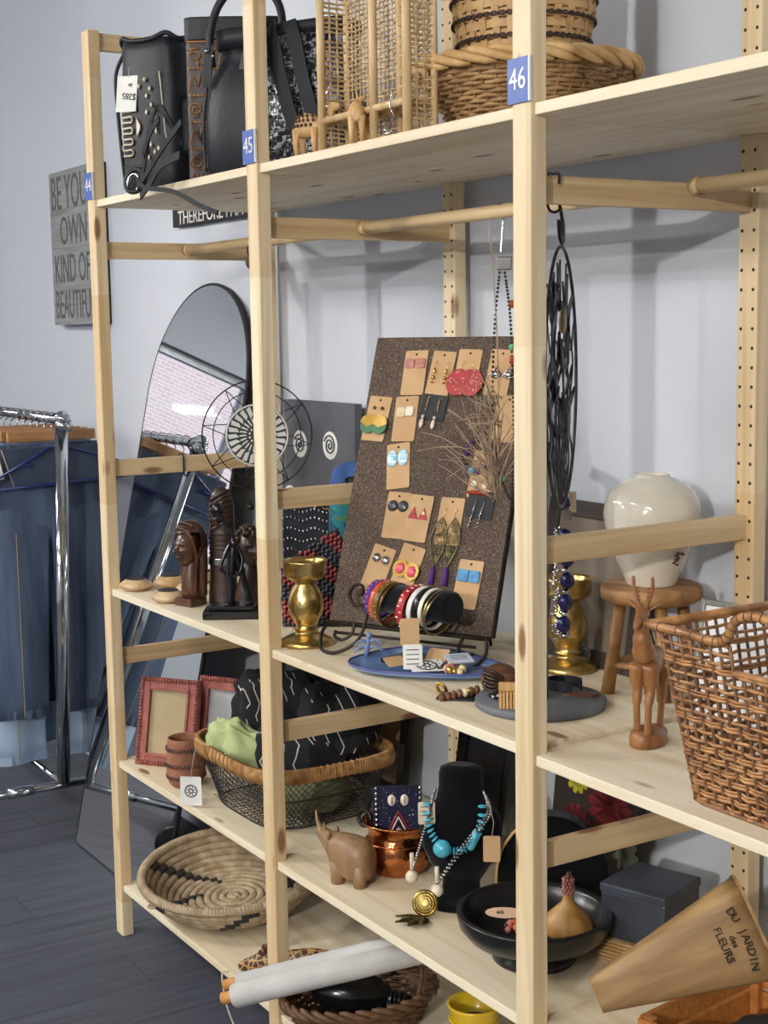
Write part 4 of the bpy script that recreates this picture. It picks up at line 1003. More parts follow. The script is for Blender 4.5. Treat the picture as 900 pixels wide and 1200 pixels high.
# dry twigs and bead necklaces hanging from the second rod
M_TWIG = mat('dry_twig', C(190, 166, 138), C(146, 120, 96), rough=.9, vs=(40, 40, 40))
t = thing('twig_bundle', 'bundle of dry twigs hanging in front of the cork board', 'twigs', (1.345, .215, 1.27), face_cam(1.345, .215))
b = MB(); rnd = random.Random(11)
for k in range(80):
    f_ = rnd.random(); a = rnd.gauss(-.22, .22) if k < 55 else rnd.uniform(-1.3, -.2); L = rnd.uniform(.06, .17) if k < 55 else rnd.uniform(.04, .08)
    x0, z0 = .03+rnd.uniform(-.01, .01), rnd.uniform(-.03, .05) if k < 55 else rnd.uniform(.02, .17)
    y0 = rnd.uniform(-.012, .012); pts = [(x0, y0, z0)]
    for i in range(4):
        a += rnd.gauss(0, .28); q_ = pts[-1]; pts.append((q_[0]+math.sin(a)*L/4, q_[1]+rnd.gauss(0, .004), q_[2]+math.cos(a)*L/4))
    b.tube(pts, [.0013, .0012, .0010, .0008, .0005], 4)
b.tube(smooth_path([(.03, 0, .0), (.033, 0, .15), (.030, 0, .30), (.018, 0, .475)], 4), .0012, 5)
b.build('twigs', M_TWIG, t, kind='stuff')
E_DKB = mat('dark_bead', C(52, 38, 34), C(34, 26, 26), rough=.4); E_MINT = mat('mint_bead', C(110, 196, 150), rough=.3)
t = thing('bead_necklace', 'dark bead necklaces with mint beads hanging from a silver clip', 'necklace', (1.366, .25, 1.757), face_cam(1.366, .25))
MB().tube(smooth_path([(-.004, -.008, .012), (-.002, 0, .0215), (.004, .010, .012), (.002, .008, -.02), (-.002, .0, -.07)], 5), .0018, 6).build('hanger_hook', K['chrome'], t)
MB().box((.004, 0, -.085), (.028, .008, .024)).build('clip', K['silver'], t, bevel=.002)
b = MB(); b2 = MB()
def strand(pts, st, mint):
    P_ = smooth_path(pts, 30); acc = 0; k = 0; last = P_[0]
    for p in P_[1:]:
        acc += (p-last).length; last = p
        if acc > st: 
            acc = 0; k += 1
            (b2 if k in mint else b).ball(p, (.0058 if k in mint else .0028,)*3, 7, 5)
strand([(-.004, 0, -.095), (-.014, 0, -.2), (-.018, 0, -.33), (-.008, 0, -.45), (.012, 0, -.51)], .0052, (48, 74))
strand([(.004, 0, -.095), (.014, 0, -.18), (.018, 0, -.30), (.02, 0, -.42), (.014, 0, -.52)], .0052, (20, 60))
b.build('dark_beads', E_DKB, t, kind='stuff'); b2.build('mint_beads', E_MINT, t, kind='stuff')
for z in (-.15, -.25): MB().tube([(.018, -.002, z), (.018, -.002, z-.014)], .0052, 8).build('red_bead', E_BRICK, t)

# blue dish with jewellery, T-bar and bangles
M_DISH = mat('blue_glaze', C(120, 150, 196), C(92, 124, 178), rough=.18, vs=(14, 14, 14), coat=.4); M_DISHR = mat('dark_blue_glaze', C(84, 92, 150), C(70, 76, 130), rough=.2)
t = thing('ceramic_dish', 'flat blue glazed dish under the bangle stand', 'dish', (1.232, .166, ZM), math.radians(30))
def dish_outline(s):
    out = []
    for k in range(44):
        a = 2*PI*k/44; r_ = 1+.10*math.cos(3*a+.5)
        out.append((.152*r_*math.cos(a)*s, .107*r_*math.sin(a)*s))
    return out
rings = []
for s, z in ((.70, 0), (.80, .001), (.96, .008), (1.0, .013), (1.0, .0155), (.97, .0145), (.88, .008), (.78, .0055), (.01, .005)): rings.append([(x, y, z) for x, y in dish_outline(s)])
MB().loft(rings[:-3]+rings[-3:]).build('dish', M_DISH, t)
MB().tube([(x, y, .0152) for x, y in dish_outline(.99)], .0024, 6, True).build('rim', M_DISHR, t)
TB = Vector((1.19, .165)); tz = ZM+.006
t = thing('bangle_stand', 'black velvet T-bar bangle stand on the blue dish', 'display stand', (TB.x, TB.y, tz), math.radians(14))
MB().box((0, 0, .005), (.095, .085, .009)).build('base', K['velvet'], t, bevel=.002)
MB().tube([(0, 0, .008), (0, 0, .10)], .0105, 12).build('stem', K['velvet'], t)
BZ = .118
b = MB(); b.tube([(-.100, 0, BZ), (-.096, 0, BZ), (.100, 0, BZ), (.106, 0, BZ)], [.024, .0285, .0305, .026], 26); b.build('bar', K['velvet'], t)
tbm = Matrix.Translation((TB.x, TB.y, tz)) @ Matrix.Rotation(math.radians(14), 4, 'Z')
def bangle(x, R_, r_, mt, label, wid=.006, tilt=.0, deco=None):
    p = tbm @ Vector((x, 0, BZ+.0290-R_+r_*1.0))
    o = thing('bangle', label, 'bangle', p, rot=(0, tilt, math.radians(14)), group='bangles on the velvet stand')
    b = MB(); n = 40
    rg = []
    for k in range(n+1):
        a = 2*PI*k/n; cs, sn = math.cos(a), math.sin(a)
        rg.append([(dx*wid, (R_+dr*r_)*cs, (R_+dr*r_)*sn) for dx, dr in ((-1, -.6), (-1, .6), (-.6, 1), (.6, 1), (1, .6), (1, -.6), (.6, -1), (-.6, -1))])
    b.loft(rg, False); b.build('ring', mt, o)
    if deco:
        q = MB(); rnd = random.Random(int(x*1e4) % 97)
        for k in range(26):
            a = 2*PI*k/26; q.ball((rnd.uniform(-.6, .6)*wid, (R_+r_)*math.cos(a), (R_+r_)*math.sin(a)), (wid*.5, .0018, .0018), 6, 4)
        q.build('inlay', deco, o, kind='stuff')
    return o
bangle(-.088, .036, .0022, E_PURP, 'purple bangle at the closed end of the velvet stand', .0075, .06, E_DUSTY)
bangle(-.073, .0395, .0020, em('orange', C(206, 92, 40)), 'orange bangle with pink flecks on the velvet stand', .006, .1, E_PINK)
bangle(-.060, .042, .0020, em('olive', C(112, 92, 44)), 'olive bangle with gold dots on the velvet stand', .006, .13, K['bright_gold'])
bangle(-.047, .044, .0018, em('bronze', C(120, 84, 56), .35, .8), 'thin bronze bangle hanging low on the velvet stand', .003, .18)
bangle(.006, .044, .0026, E_RED, 'broad red bangle with white flecks on the velvet stand', .0085, .12, E_SHELL)
bangle(.026, .040, .0022, K['white'], 'white bangle beside the red one on the velvet stand', .0055, .12)
bangle(.040, .0385, .0022, K['black'], 'black bangle between the white ones on the velvet stand', .0055, .12)
bangle(.053, .0385, .0020, em('ivory', C(232, 226, 206)), 'ivory bangle beside the thin gold rings on the velvet stand', .0045, .12)
bangle(.066, .0430, .0014, em('pale_gold', C(176, 164, 112), .3, 1), 'thin pale gold bangle near the open end of the velvet stand', .0018, .16)
bangle(.071, .0445, .0014, em('pale_gold', C(176, 164, 112)), 'thin pale gold bangle with tag tied to it', .0018, .3)
# tags and small jewellery
def tagcard(x, y, z, w_, h_, rx, rz, mt, label, name='paper_tag', stamp=False, lines=0):
    o = thing(name, label, 'tag', (x, y, z), rot=(rx, 0, rz), group=None)
    MB().prism(rrect(w_, h_, .003, 2), .0012).build('card', mt, o)
    if stamp:
        q = MB()
        for k in range(8): q.torus((.009*math.cos(k*PI/4), .009*math.sin(k*PI/4), .0013), .0042, .0006, (0, 0, 1), 12, 4)
        q.torus((0, 0, .0013), .0145, .0009, (0, 0, 1), 28, 4); q.torus((0, 0, .0013), .004, .0008, (0, 0, 1), 12, 4); q.build('stamp', K['ink'], o, kind='stuff')
    for k in range(lines): MB().box((0, h_*.28-k*h_*.19, .0013), (w_*.66, .0016, .0004)).build('handwriting', K['ink'], o)
    return o
C62 = math.radians(60)
tagcard(1.255, .115, 1.000, .036, .05, PI/2-.1, C62, K['kraft'], 'brown kraft tag tied under the gold bangles', lines=0)
tagcard(1.275, .108, .957, .036, .046, PI/2-.35, C62, K['paper'], 'white written tag below the brown kraft tag', lines=4)
tagcard(1.292, .128, .9405, .048, .036, .22, C62+.1, K['paper'], 'white card with round stamp lying on the dish', stamp=True).scale = (1.3, 1.3, 1)
tagcard(1.245, .088, .9450, .04, .028, .45, C62+.5, K['kraft'], 'small brown tag leaning beside the stamped card')
tagcard(1.298, .196, .9460, .05, .035, .3, C62+.3, mat('pale_blue_card', C(206, 214, 226), rough=.8), 'pale blue written tag on the dish rim', lines=3)
tagcard(1.262, .172, .9480, .042, .035, .6, C62-.5, K['kraft'], 'brown tag behind the silver beads')
t = thing('dragonfly_ornament', 'small blue grey dragonfly ornament on the dish', 'ornament', (1.116, .108, .9255), math.radians(70))
M_DF = mat('blue_grey_clay', C(140, 160, 198), C(112, 130, 172), rough=.5)
MB().tube([(-.004, 0, .004), (-.002, 0, .018), (0, 0, .03), (.002, 0, .042)], [.004, .006, .0055, .004], 10).ball((.003, 0, .044), .0065).build('body', M_DF, t)
for a in (-1, 1):
    for z in (.018, .03): MB().tube(smooth_path([(0, 0, z), (a*.014, -.004, z+.006), (a*.028, -.006, z-.004)], 4), [.003]*4+[.0022]*5, 8).build('leg', M_DF, t)
def bead_heap(name, label, cat, c, mts, n, spread, r0, r1, seed):
    o = thing(name, label, cat, c); rnd = random.Random(seed); bs_ = [MB() for _ in mts]
    for k in range(n):
        r_ = rnd.uniform(r0, r1); a = rnd.uniform(0, 6.28); q = spread*math.sqrt(rnd.random())
        bs_[k % len(mts)].ball((q*math.cos(a), q*.7*math.sin(a), r_+rnd.uniform(0, .012)*(1-q/spread)), r_, 9, 6)
    for bb_, m_ in zip(bs_, mts): bb_.build('beads', m_, o, kind='stuff')
    return o
bead_heap('bead_bracelet', 'heap of silver bead bracelet lying on the dish', 'bracelet', (1.300, .160, .9320), [K['silver'], E_GREY], 46, .034, .0028, .005, 1)
bead_heap('bead_bracelet', 'cluster of gold and tan beads at the dish edge', 'bracelet', (1.337, .158, .9300), [K['bright_gold'], E_DUSTY, E_CREAM], 16, .022, .005, .0085, 2)
# ear cuffs on black card
t = thing('ear_cuff_card', 'black card with two gold ear cuffs at the shelf edge', 'earrings', (1.442, .092, ZM), math.radians(42))
MB().prism(rrect(.068, .046, .003), .0035).build('card', K['velvet2'], t)
for x, y, z, ax in ((-.03, .006, .013, (.4, 1, .5)), (.022, .004, .010, (.1, .6, 1))): MB().torus((x, y, z), .0095, .0032, ax, 18, 7, .012).build('ear_cuff', K['bright_gold'], t)
# carved brown pod bead
M_POD = wood('brown_pod_wood', C(126, 84, 58), C(70, 44, 32), 0, .4)
t = thing('carved_pendant', 'brown carved pod pendant on a string of wooden beads', 'pendant', (1.468, .150, ZM+.0185), math.radians(62))
MB().ball((.012, 0, .012), (.034, .024, .028), 20, 12).build('pod', M_POD, t)
for k in range(6): MB().tube(smooth_path([(-.02, -.012-.004*(k % 2), .034-k*.006), (-.006, -.0245, .032-k*.007), (.014, -.025, .020-k*.003)], 4), .003, 6).build('carved_groove', M_DK2, t)
for k in range(7): MB().ball((-.030-k*.0105, -.01-k*.002, -.004-.0015*k), (.006, .0085, .0085), 10, 8).build('wooden_bead', M_POD if k % 2 else E_CREAM if k == 2 else M_POD, t)
# grey disc jewellery stand
M_SLATE = mat('slate_grey_paint', C(104, 108, 114), C(94, 98, 104), rough=.6, vs=(10, 10, 10))
t = thing('jewellery_stand', 'slate grey round jewellery stand with tall column', 'display stand', (1.566, .178, ZM), 0)
MB().lathe([(.001, 0), (.108, 0), (.112, .003), (.112, .012), (.109, .0145), (.001, .0145)], 56).build('base_disc', M_SLATE, t)
MB().tube([(0, 0, .012), (0, 0, .42)], .0135, 18).build('column', M_SLATE, t)
MB().tube([(-.08, .05, .42), (.08, -.05, .42)], .011, 14).build('top_bar', M_SLATE, t)
M_NAVY = mat('navy_bead', C(30, 32, 92), C(22, 24, 70), rough=.2)
t = thing('bead_necklace', 'navy and silver bead necklace hanging on the grey stand', 'necklace', (1.592, .194, ZM), math.radians(60))
b = MB(); strap([(-.002, -.02, .425), (.004, -.02, .38), (.012, -.02, .345)], .014, b, (1, 0, 0)); b.build('ribbon', M_NAVY, t)
MB().box((.012, -.02, .33), (.016, .010, .018)).build('clasp', K['silver'], t, bevel=.002)
for k in range(5):
    z = .295-k*.037; MB().ball((.010+.004*math.sin(k), -.02, z), (.0125, .0125, .0145), 14, 10).build('navy_bead', M_NAVY, t)
    MB().ball((.010, -.02, z-.019), (.008, .008, .0055), 12, 8).build('silver_bead', K['silver'], t)
q = MB(); rnd = random.Random(3)
for k in range(70): q.ball((-.004+rnd.gauss(0, .004), -.018+rnd.gauss(0, .003), .12+k*.0028), rnd.uniform(.002, .004), 6, 5)
q.build('silver_chain', K['silver'], t, kind='stuff')
MB().box((.024, -.010, .352), (.012, .001, .035)).build('paper_tag', K['cream'], t)
t = thing('leather_cuff', 'dark leather cuff lying on the grey disc', 'bracelet', (1.548, .245, ZM+.0147), .6)
b = MB(); strap([(.03*math.cos(a), .024*math.sin(a), .010) for a in [i*.45 for i in range(13)]], .018, b, (0, 0, 1)); b.build('band', K['black_leather'], t)
MB().prism([(-.02, -.01), (.03, -.006), (.04, .008), (.0, .012)], .004, Matrix.Translation((.03, -.035, 0))).build('brown_leaf', M_POD, t)
t = thing('wooden_comb', 'small bamboo comb standing on the grey disc', 'comb', (1.603, .098, ZM+.0147), math.radians(50))
M_BAM = wood('bamboo', C(204, 164, 104), C(180, 136, 78), 2, .5)
MB().box((0, 0, .037), (.058, .012, .014)).build('spine', M_BAM, t, bevel=.002)
for k in range(10): MB().box((-.0262+k*.0058, 0, .0148), (.0042, .010, .0296)).build('tooth', M_BAM, t)
t = thing('zebra_clip', 'small black and white striped hair clip on the grey disc', 'hair clip', (1.545, .120, ZM+.0147), math.radians(50))
MB().ball((0, 0, .0065), (.032, .015, .0065), 20, 8).build('clip', K['black'], t)
for k in range(7): MB().box((-.024+k*.008, 0, .0108-.0004*abs(k-3)**2), (.0028, .022-.0016*abs(k-3)**1.5, .003)).build('stripe', K['white'], t, rot=(0, 0, .3))
# leaf ornament hanging by the third frame
M_LEAFM = mat('dark_pewter_leaf', C(78, 78, 80), C(52, 52, 54), rough=.45, metal=.5, vs=(60, 60, 60))
t = thing('leaf_ornament', 'tall oval dark metal leaf ornament hanging from a black hook', 'ornament', (1.674, .136, 1.478), math.radians(180-39-11))
OW, OH = .128, .205
b = MB(); b.torus((0, 0, 0), OW, .0028, (0, 1, 0), 60, 6, OH); b.build('oval_ring', M_LEAFM, t)
b = MB(); rnd = random.Random(21)
stems = []
for k in range(7):
    x0 = -.085+k*.028; h_ = OH*math.sqrt(max(0, 1-(x0/OW)**2)); pts = [(x0*.3, 0, -OH*.97)]+[(x0+rnd.uniform(-.008, .008), rnd.uniform(-.004, .004), -OH+.07+j*(h_+OH-.09)/5) for j in range(6)]
    stems.append(smooth_path(pts, 4)); b.tube(stems[-1], .0016, 5)
for k in range(22): b.tube(smooth_path([(rnd.uniform(-.05, .05), 0, -OH*.9), (rnd.uniform(-.07, .07), .003, -.12), (rnd.uniform(-.05, .05), -.002, -.03)], 3), .0009, 4)
b.build('stems', M_LEAFM, t, kind='stuff')
lf = MB(); n_ = 10; rg = []
for k in range(n_+1):
    f_ = k/n_; w_ = .0125*math.sin(PI*f_**.8)+.0004; rg.append([(-w_*.8, .0006, f_*.055), (0, .003+.0006, f_*.055), (w_*.8, .0006, f_*.055), (0, .0024, f_*.055)])
leaf_me = lf.loft(rg).mesh('leaf', M_LEAFM)
for s_ in stems:
    for j in (7, 9, 11, 13, 15, 17, 19, 21):
        if j < len(s_):
            p = s_[j]; sg = rnd.choice((-1, 1)); link('leaf', leaf_me, t, p, (rnd.uniform(-.18, .18), sg*rnd.uniform(.25, .7)+(PI if rnd.random() < .5 else 0), rnd.uniform(-.2, .2)))
MB().ball((-.01, -.004, .09), (.014, .006, .02)).build('amber_stone', mat('amber_stone', C(130, 110, 70), rough=.3), t)
b = MB(); b.tube(smooth_path([(-.050, 0, .272), (-.048, 0, .288), (-.038, 0, .298), (-.026, 0, .288), (-.012, 0, .268), (.016, 0, .236), (.010, 0, .211), (-.012, 0, .22), (-.022, 0, .245)], 5), .003, 8); hk_ = b.build('s_hook', K['black_wire'], t)
MB().ball((0, 0, .228), (.014, .005, .018)).build('hanging_eye', M_LEAFM, t)
# ================================================================ middle shelf, third bay
# stool and vase
M_STOOL = wood('stool_pine', C(176, 132, 84), C(132, 92, 54), 0, .5, fine=30)
SX, SY = 1.604, .394
t = thing('wooden_stool', 'small round brown wooden stool under the cream vase', 'stool', (SX, SY, ZM), .5)
MB().lathe([(.001, .165), (.080, .165), (.0875, .170), (.089, .180), (.087, .190), (.082, .193), (.001, .193)], 44).build('seat', M_STOOL, t)
for k in range(4):
    a = k*PI/2+.62; c_, s_ = math.cos(a), math.sin(a)
    MB().tube([(c_*.078, s_*.078, 0), (c_*.055, s_*.055, .168)], [.0125, .0115], 4).build('leg', M_STOOL, t)
    a2 = a+PI/2; zz = .052
    p1, p2 = Vector((c_*.0715, s_*.0715, zz)), Vector((math.cos(a2)*.0715, math.sin(a2)*.0715, zz))
    MB().tube([p1, p2], .0095, 4, flat=.7).build('stretcher', M_STOOL, t)
M_CREAMG = mat('cream_glaze', C(226, 220, 204), C(218, 212, 194), rough=.12, vs=(5, 5, 5), coat=.6)
t = thing('cream_vase', 'round shouldered cream glazed vase standing on the stool', 'vase', (SX, SY, ZM+.193), 0)
vp = [(.001, 0), (.043, 0), (.045, .003), (.052, .022), (.064, .05), (.075, .08), (.082, .105), (.0845, .126), (.081, .148), (.071, .166), (.055, .179), (.036, .187), (.0305, .189), (.0295, .193), (.027, .1935), (.025, .188), (.028, .180), (.04, .172), (.001, .12)]
MB().lathe(vp, 64).build('body', M_CREAMG, t)
q = MB()
for k in range(14):
    a = face_cam(SX, SY)-PI/2+.75+random.uniform(-.12, .12); z = .040+random.uniform(0, .028); R_ = .045+.4*(z-.0)+.0005
    n_ = Vector((math.cos(a), math.sin(a), -.4)).normalized(); r_ = (.0645-.052)/(.05-.022)*(z-.022)+.052
    q.ball((math.cos(a)*(r_+.0002), math.sin(a)*(r_+.0002), z), (.0035, .0035, .0022), 8, 5)
q.build('brush_marks', mat('brush_mark', C(110, 70, 60), C(60, 50, 48), rough=.3), t, kind='stuff')
# dark framed picture leaning behind
def picture(name, label, loc, rz, w_, h_, fw, leanx, m_fr, m_art, th=.018, mat_b=None):
    t = thing(name, label, 'picture', loc, rot=(-leanx, 0, rz))
    for a in (-1, 1):
        MB().box((a*(w_/2-fw/2), th/2, h_/2), (fw, th, h_)).build('frame_side', m_fr, t, bevel=.002)
        MB().box((0, th/2, h_/2+a*(h_/2-fw/2)), (w_-2*fw, th, fw)).build('frame_rail', m_fr, t, bevel=.002)
    if mat_b:
        MB().box((0, th*.55, h_/2), (w_-2*fw, th*.3, h_-2*fw)).build('mount', mat_b, t); MB().box((0, th*.4, h_/2), (w_-2*fw-.05, th*.1, h_-2*fw-.05)).build('artwork', m_art, t)
    else: MB().box((0, th*.6, h_/2), (w_-2*fw, th*.4, h_-2*fw)).build('artwork', m_art, t)
    return t
M_ART1 = mat('brown_grey_art', C(104, 92, 82), C(134, 122, 108), rough=.35, vs=(7, 7, 7), detail=6, lo=.3, hi=.7)
M_DKF = wood('dark_frame_wood', C(66, 58, 54), C(48, 42, 40), 0, .4)
picture('framed_picture', 'dark framed brown picture leaning behind the gold candlestick', (1.365, .432, ZM), 0, .30, .31, .032, .15, M_DKF, M_ART1)
# white framed picture behind the basket
M_WHT = mat('white_print', C(236, 238, 240), C(226, 228, 232), rough=.3, vs=(6, 6, 6))
picture('framed_print', 'white print in a thin pewter frame behind the rattan basket', (1.875, .345, ZM3), math.radians(8), .24, .205, .010, .2, mat('pewter_frame', C(150, 148, 136), rough=.35, metal=.6), M_WHT, .012)
# carved antelope
M_ANT = wood('antelope_wood', C(158, 108, 64), C(116, 74, 42), 2, .42, .15, fine=45)
t = thing('carved_antelope', 'brown carved wooden antelope with upright horns on a lump base', 'sculpture', (1.822, .190, ZM3), math.radians(118)); t.scale = (.9, .9, .88)
b = MB(); b.loft([ringxy(0, 0, .045, .030, 0, 28), ringxy(0, 0, .046, .031, .012, 28), ringxy(-.004, 0, .042, .028, .022, 28), ringxy(-.008, 0, .030, .02, .030, 28)]); b.ball((.030, -.004, .014), (.022, .02, .015)); b.build('base', M_ANT, t)
b = MB()
def rx(x, cz, ry, rz_, n=18): return [(x, ry*math.cos(2*PI*k/n), cz+rz_*math.sin(2*PI*k/n)) for k in range(n)]
b.loft([rx(.045, .150, .008, .010), rx(.040, .148, .018, .022), rx(.022, .145, .0215, .027), rx(.0, .146, .021, .027), rx(-.018, .152, .020, .029), rx(-.030, .160, .016, .024), rx(-.036, .166, .008, .012)])
b.tube(smooth_path([(-.020, 0, .160), (-.032, 0, .190), (-.036, 0, .215), (-.037, 0, .236)], 5), [.020]*4+[.0165]*4+[.0125]*4+[.0105]*4, 14)
b.loft([[(x, ry*math.cos(2*PI*k/14), cz+rz_*math.sin(2*PI*k/14)) for k in range(14)] for x, cz, ry, rz_ in ((-.022, .242, .005, .007), (-.028, .243, .0115, .013), (-.040, .240, .0105, .0115), (-.054, .231, .0075, .008), (-.065, .224, .0055, .006), (-.069, .222, .002, .003))])
for s in (-1, 1):
    b.tube(smooth_path([(-.032, s*.005, .250), (-.031, s*.011, .268), (-.030, s*.0165, .286), (-.032, s*.017, .306)], 4), [.0042]*4+[.0038]*4+[.0032]*4+[.0016], 8)
    b.tube(smooth_path([(-.028, s*.010, .246), (-.022, s*.022, .256), (-.018, s*.030, .262)], 4), [.003]*3+[.0055]*3+[.0015]*3, 8, flat=.5)
for x0, y0, x1 in ((-.026, -.012, -.034), (-.026, .012, -.024), (.030, -.013, .024), (.030, .013, .032)):
    b.tube(smooth_path([(x0, y0, .150), (x0+.004, y0, .105), ((x0+x1)/2+(.006 if x0 > 0 else -.002), y0*.95, .075), (x1, y0*.9, .02)], 4), [.014]*4+[.0085]*4+[.006]*4+[.0058], 10)
b.tube(smooth_path([(.044, 0, .156), (.050, 0, .140), (.048, 0, .118)], 4), [.004]*5+[.0025]*4, 8)
b.build('animal', M_ANT, t)
b = MB()
for s in (-1, 1):
    for k in range(5): b.torus((-.0315, s*(.008+.0009*k), .258+k*.007), .0042, .0009, (0, 0, 1), 10, 4)
b.build('horn_rings', M_ANT, t)
MB().tube(smooth_path([(-.045, -.013, .236), (-.028, -.016, .214), (-.022, -.020, .19), (-.030, -.02, .20), (-.036, -.014, .235)], 5), .0007, 4).build('string', K['string'], t)

# big rattan basket, open weave, tapered
M_RAT = mat('brown_rattan', C(186, 136, 84), C(132, 88, 50), rough=.42, vs=(34, 34, 34), coat=.15)
M_RAT2 = mat('dark_rattan', C(140, 98, 64), C(96, 66, 46), rough=.5, vs=(34, 34, 34))
rb = thing('rattan_basket', 'large open weave brown rattan basket with loop handles', 'basket', (2.226, .228, ZM3), 0)
HB = .245
def bx_outline(z, n=104):
    f_ = z/HB; w_ = .172+.042*f_; d_ = .178+.034*f_
    pts = []
    for x, y in rrect(2*w_, 2*d_, .03, 5): pts.append((x, y))
    # resample evenly
    L = [0]; 
    for i in range(len(pts)): L.append(L[-1]+math.dist(pts[i], pts[(i+1) % len(pts)]))
    out = []; j = 0
    for k in range(n):
        s_ = L[-1]*k/n
        while L[j+1] < s_: j += 1
        u_ = (s_-L[j])/max(1e-9, L[j+1]-L[j]); a, c_ = pts[j], pts[(j+1) % len(pts)]
        out.append((a[0]+(c_[0]-a[0])*u_, a[1]+(c_[1]-a[1])*u_))
    return out
# front is y<0: handle opening centred there (and opposite)
def in_handle(x, z, y): return abs(x) < .055 and z > HB-.040
b = MB(); b2 = MB()
NS = 88
rows = 19
for j in range(rows):
    z = .004+(HB-.012)*j/(rows-1); o_ = bx_outline(z, NS); runs = []; cur = []
    for k in range(NS+1):
        x, y = o_[k % NS]; d = math.hypot(x, y)
        off = .0022*(1 if (k+j) % 2 else -1); p = (x*(1+off/d), y*(1+off/d), z+random.uniform(-.0012, .0012))
        if in_handle(x, z, y) and abs(y) > .15:
            if len(cur) > 1: runs.append(cur)
            cur = []
        else: cur.append(p)
    if len(cur) > 1: runs.append(cur)
    for r_ in runs:
        b.tube(r_, .0026, 5, caps=False)
        if j % 3 == 0 or j < 6: b.tube([(p[0], p[1], p[2]+.0046) for p in r_], .0022, 5, caps=False)
b.build('horizontal_weave', M_RAT, rb, kind='stuff')
OUTS = [bx_outline(.002+(HB-.008)*j/8, NS) for j in range(9)]
for k in range(0, NS, 1):
    pts = []
    for j in range(9):
        z = .002+(HB-.008)*j/8; x, y = OUTS[j][k]
        if in_handle(x, z, y) and abs(y) > .15: z = HB-.042; x, y = bx_outline(z, NS)[k]; pts.append((x, y, z)); break
        pts.append((x, y, z))
    b2.tube(pts, .0025, 5)
b2.build('vertical_weave', M_RAT2, rb, kind='stuff')
rim = []; o_ = bx_outline(HB, NS)
r3 = MB()
def rimpath(sgn):
    return smooth_path([(-.215*1, sgn*.214, HB-.002), (-.14, sgn*.214, HB-.002), (-.085, sgn*.214, HB-.004), (-.062, sgn*.216, HB+.006), (-.045, sgn*.220, HB+.030), (-.015, sgn*.224, HB+.042), (.02, sgn*.224, HB+.040), (.045, sgn*.220, HB+.022), (.062, sgn*.216, HB+.002), (.09, sgn*.214, HB-.005), (.14, sgn*.214, HB-.002), (.215, sgn*.214, HB-.002)], 5)
for sg in (-1, 1):
    P_ = rimpath(sg); MB().tube(P_, .0062, 8).build('rim_with_handle', M_RAT, rb)
    MB().tube([(-.062, sg*.204, HB-.042), (.062, sg*.204, HB-.042)], .0048, 8).build('handle_bar', M_RAT, rb)
    wr = MB()
    for i in range(0, len(P_), 2): wr.torus(P_[i], .0066, .0012, P_[min(i+1, len(P_)-1)]-P_[max(i-1, 0)], 8, 4)
    wr.build('rim_binding', M_RAT2, rb, kind='stuff')
    MB().tube([(sg*.214, -.214, HB-.002), (sg*.214, .214, HB-.002)], .0062, 8).build('rim', M_RAT, rb)
MB().tube([(x, y, .002) for x, y in bx_outline(0, 52)], .0045, 6, True).build('base_rim', M_RAT2, rb)
bt = MB()
for k in range(24): bt.box((-.15+k*.013, 0, .003), (.009, .33, .003))
bt.build('base_weave', M_RAT2, rb, kind='stuff')

# ================================================================ low shelf, first bay
M_REDF = mat('brick_red_frame', C(164, 96, 84), C(134, 72, 64), rough=.6, vs=(40, 40, 40), bmp=.3, bs=150)
M_TAN = mat('tan_backing', C(176, 158, 122), C(168, 150, 114), rough=.8)
def rope_frame(loc, rz, lx, label, art):
    w_, h_, fw, th = .168, .222, .028, .018
    t = thing('photo_frame', label, 'picture frame', loc, rot=(-lx, 0, rz), group='brick red carved photo frames')
    for a in (-1, 1):
        MB().box((a*(w_/2-fw/2), th/2, h_/2), (fw, th, h_)).build('frame_side', M_REDF, t, bevel=.003); MB().box((0, th/2, h_/2+a*(h_/2-fw/2)), (w_-2*fw, th, fw)).build('frame_rail', M_REDF, t, bevel=.003)
        MB().box((a*(w_/2-fw), -.001, h_/2), (.006, .008, h_-2*fw)).build('inner_lip', M_REDF, t); MB().box((0, -.001, h_/2+a*(h_/2-fw)), (w_-2*fw, .008, .006)).build('inner_lip', M_REDF, t)
    q = MB()
    for k in range(26):
        z = .004+k*(h_-.008)/25
        for a in (-1, 1): q.ball((a*(w_/2-.006), -.001, z), (.006, .006, .0042), 7, 5, None)
    for k in range(19):
        x = -w_/2+.006+k*(w_-.012)/18
        for z in (.006, h_-.006): q.ball((x, -.001, z), (.0042, .006, .006), 7, 5)
    q.build('rope_moulding', M_REDF, t, kind='stuff')
    MB().box((0, th*.6, h_/2), (w_-2*fw, th*.5, h_-2*fw)).build('backing_board', art, t)
    return t
rope_frame((.160, .080, ZL), math.radians(36), .22, 'brick red photo frame with tan backing leaning at the shelf end', M_TAN)
rope_frame((.24, .20, ZL), math.radians(30), .20, 'brick red photo frame with grey backing behind the first frame', mat('grey_backing', C(170, 172, 172), rough=.7))
M_TERRA = mat('terracotta', C(158, 106, 80), C(132, 84, 62), rough=.8, vs=(18, 18, 18), bmp=.2, bs=120)
t = thing('terracotta_pot', 'small terracotta pot with braided bands beside the wire basket', 'pot', (.325, .068, ZL), 0)
MB().lathe([(.001, 0), (.034, 0), (.041, .008), (.0465, .03), (.047, .06), (.0455, .085), (.0425, .108), (.042, .117), (.0395, .119), (.037, .115), (.038, .09), (.041, .06), (.036, .02), (.001, .012)], 44).build('body', M_TERRA, t)
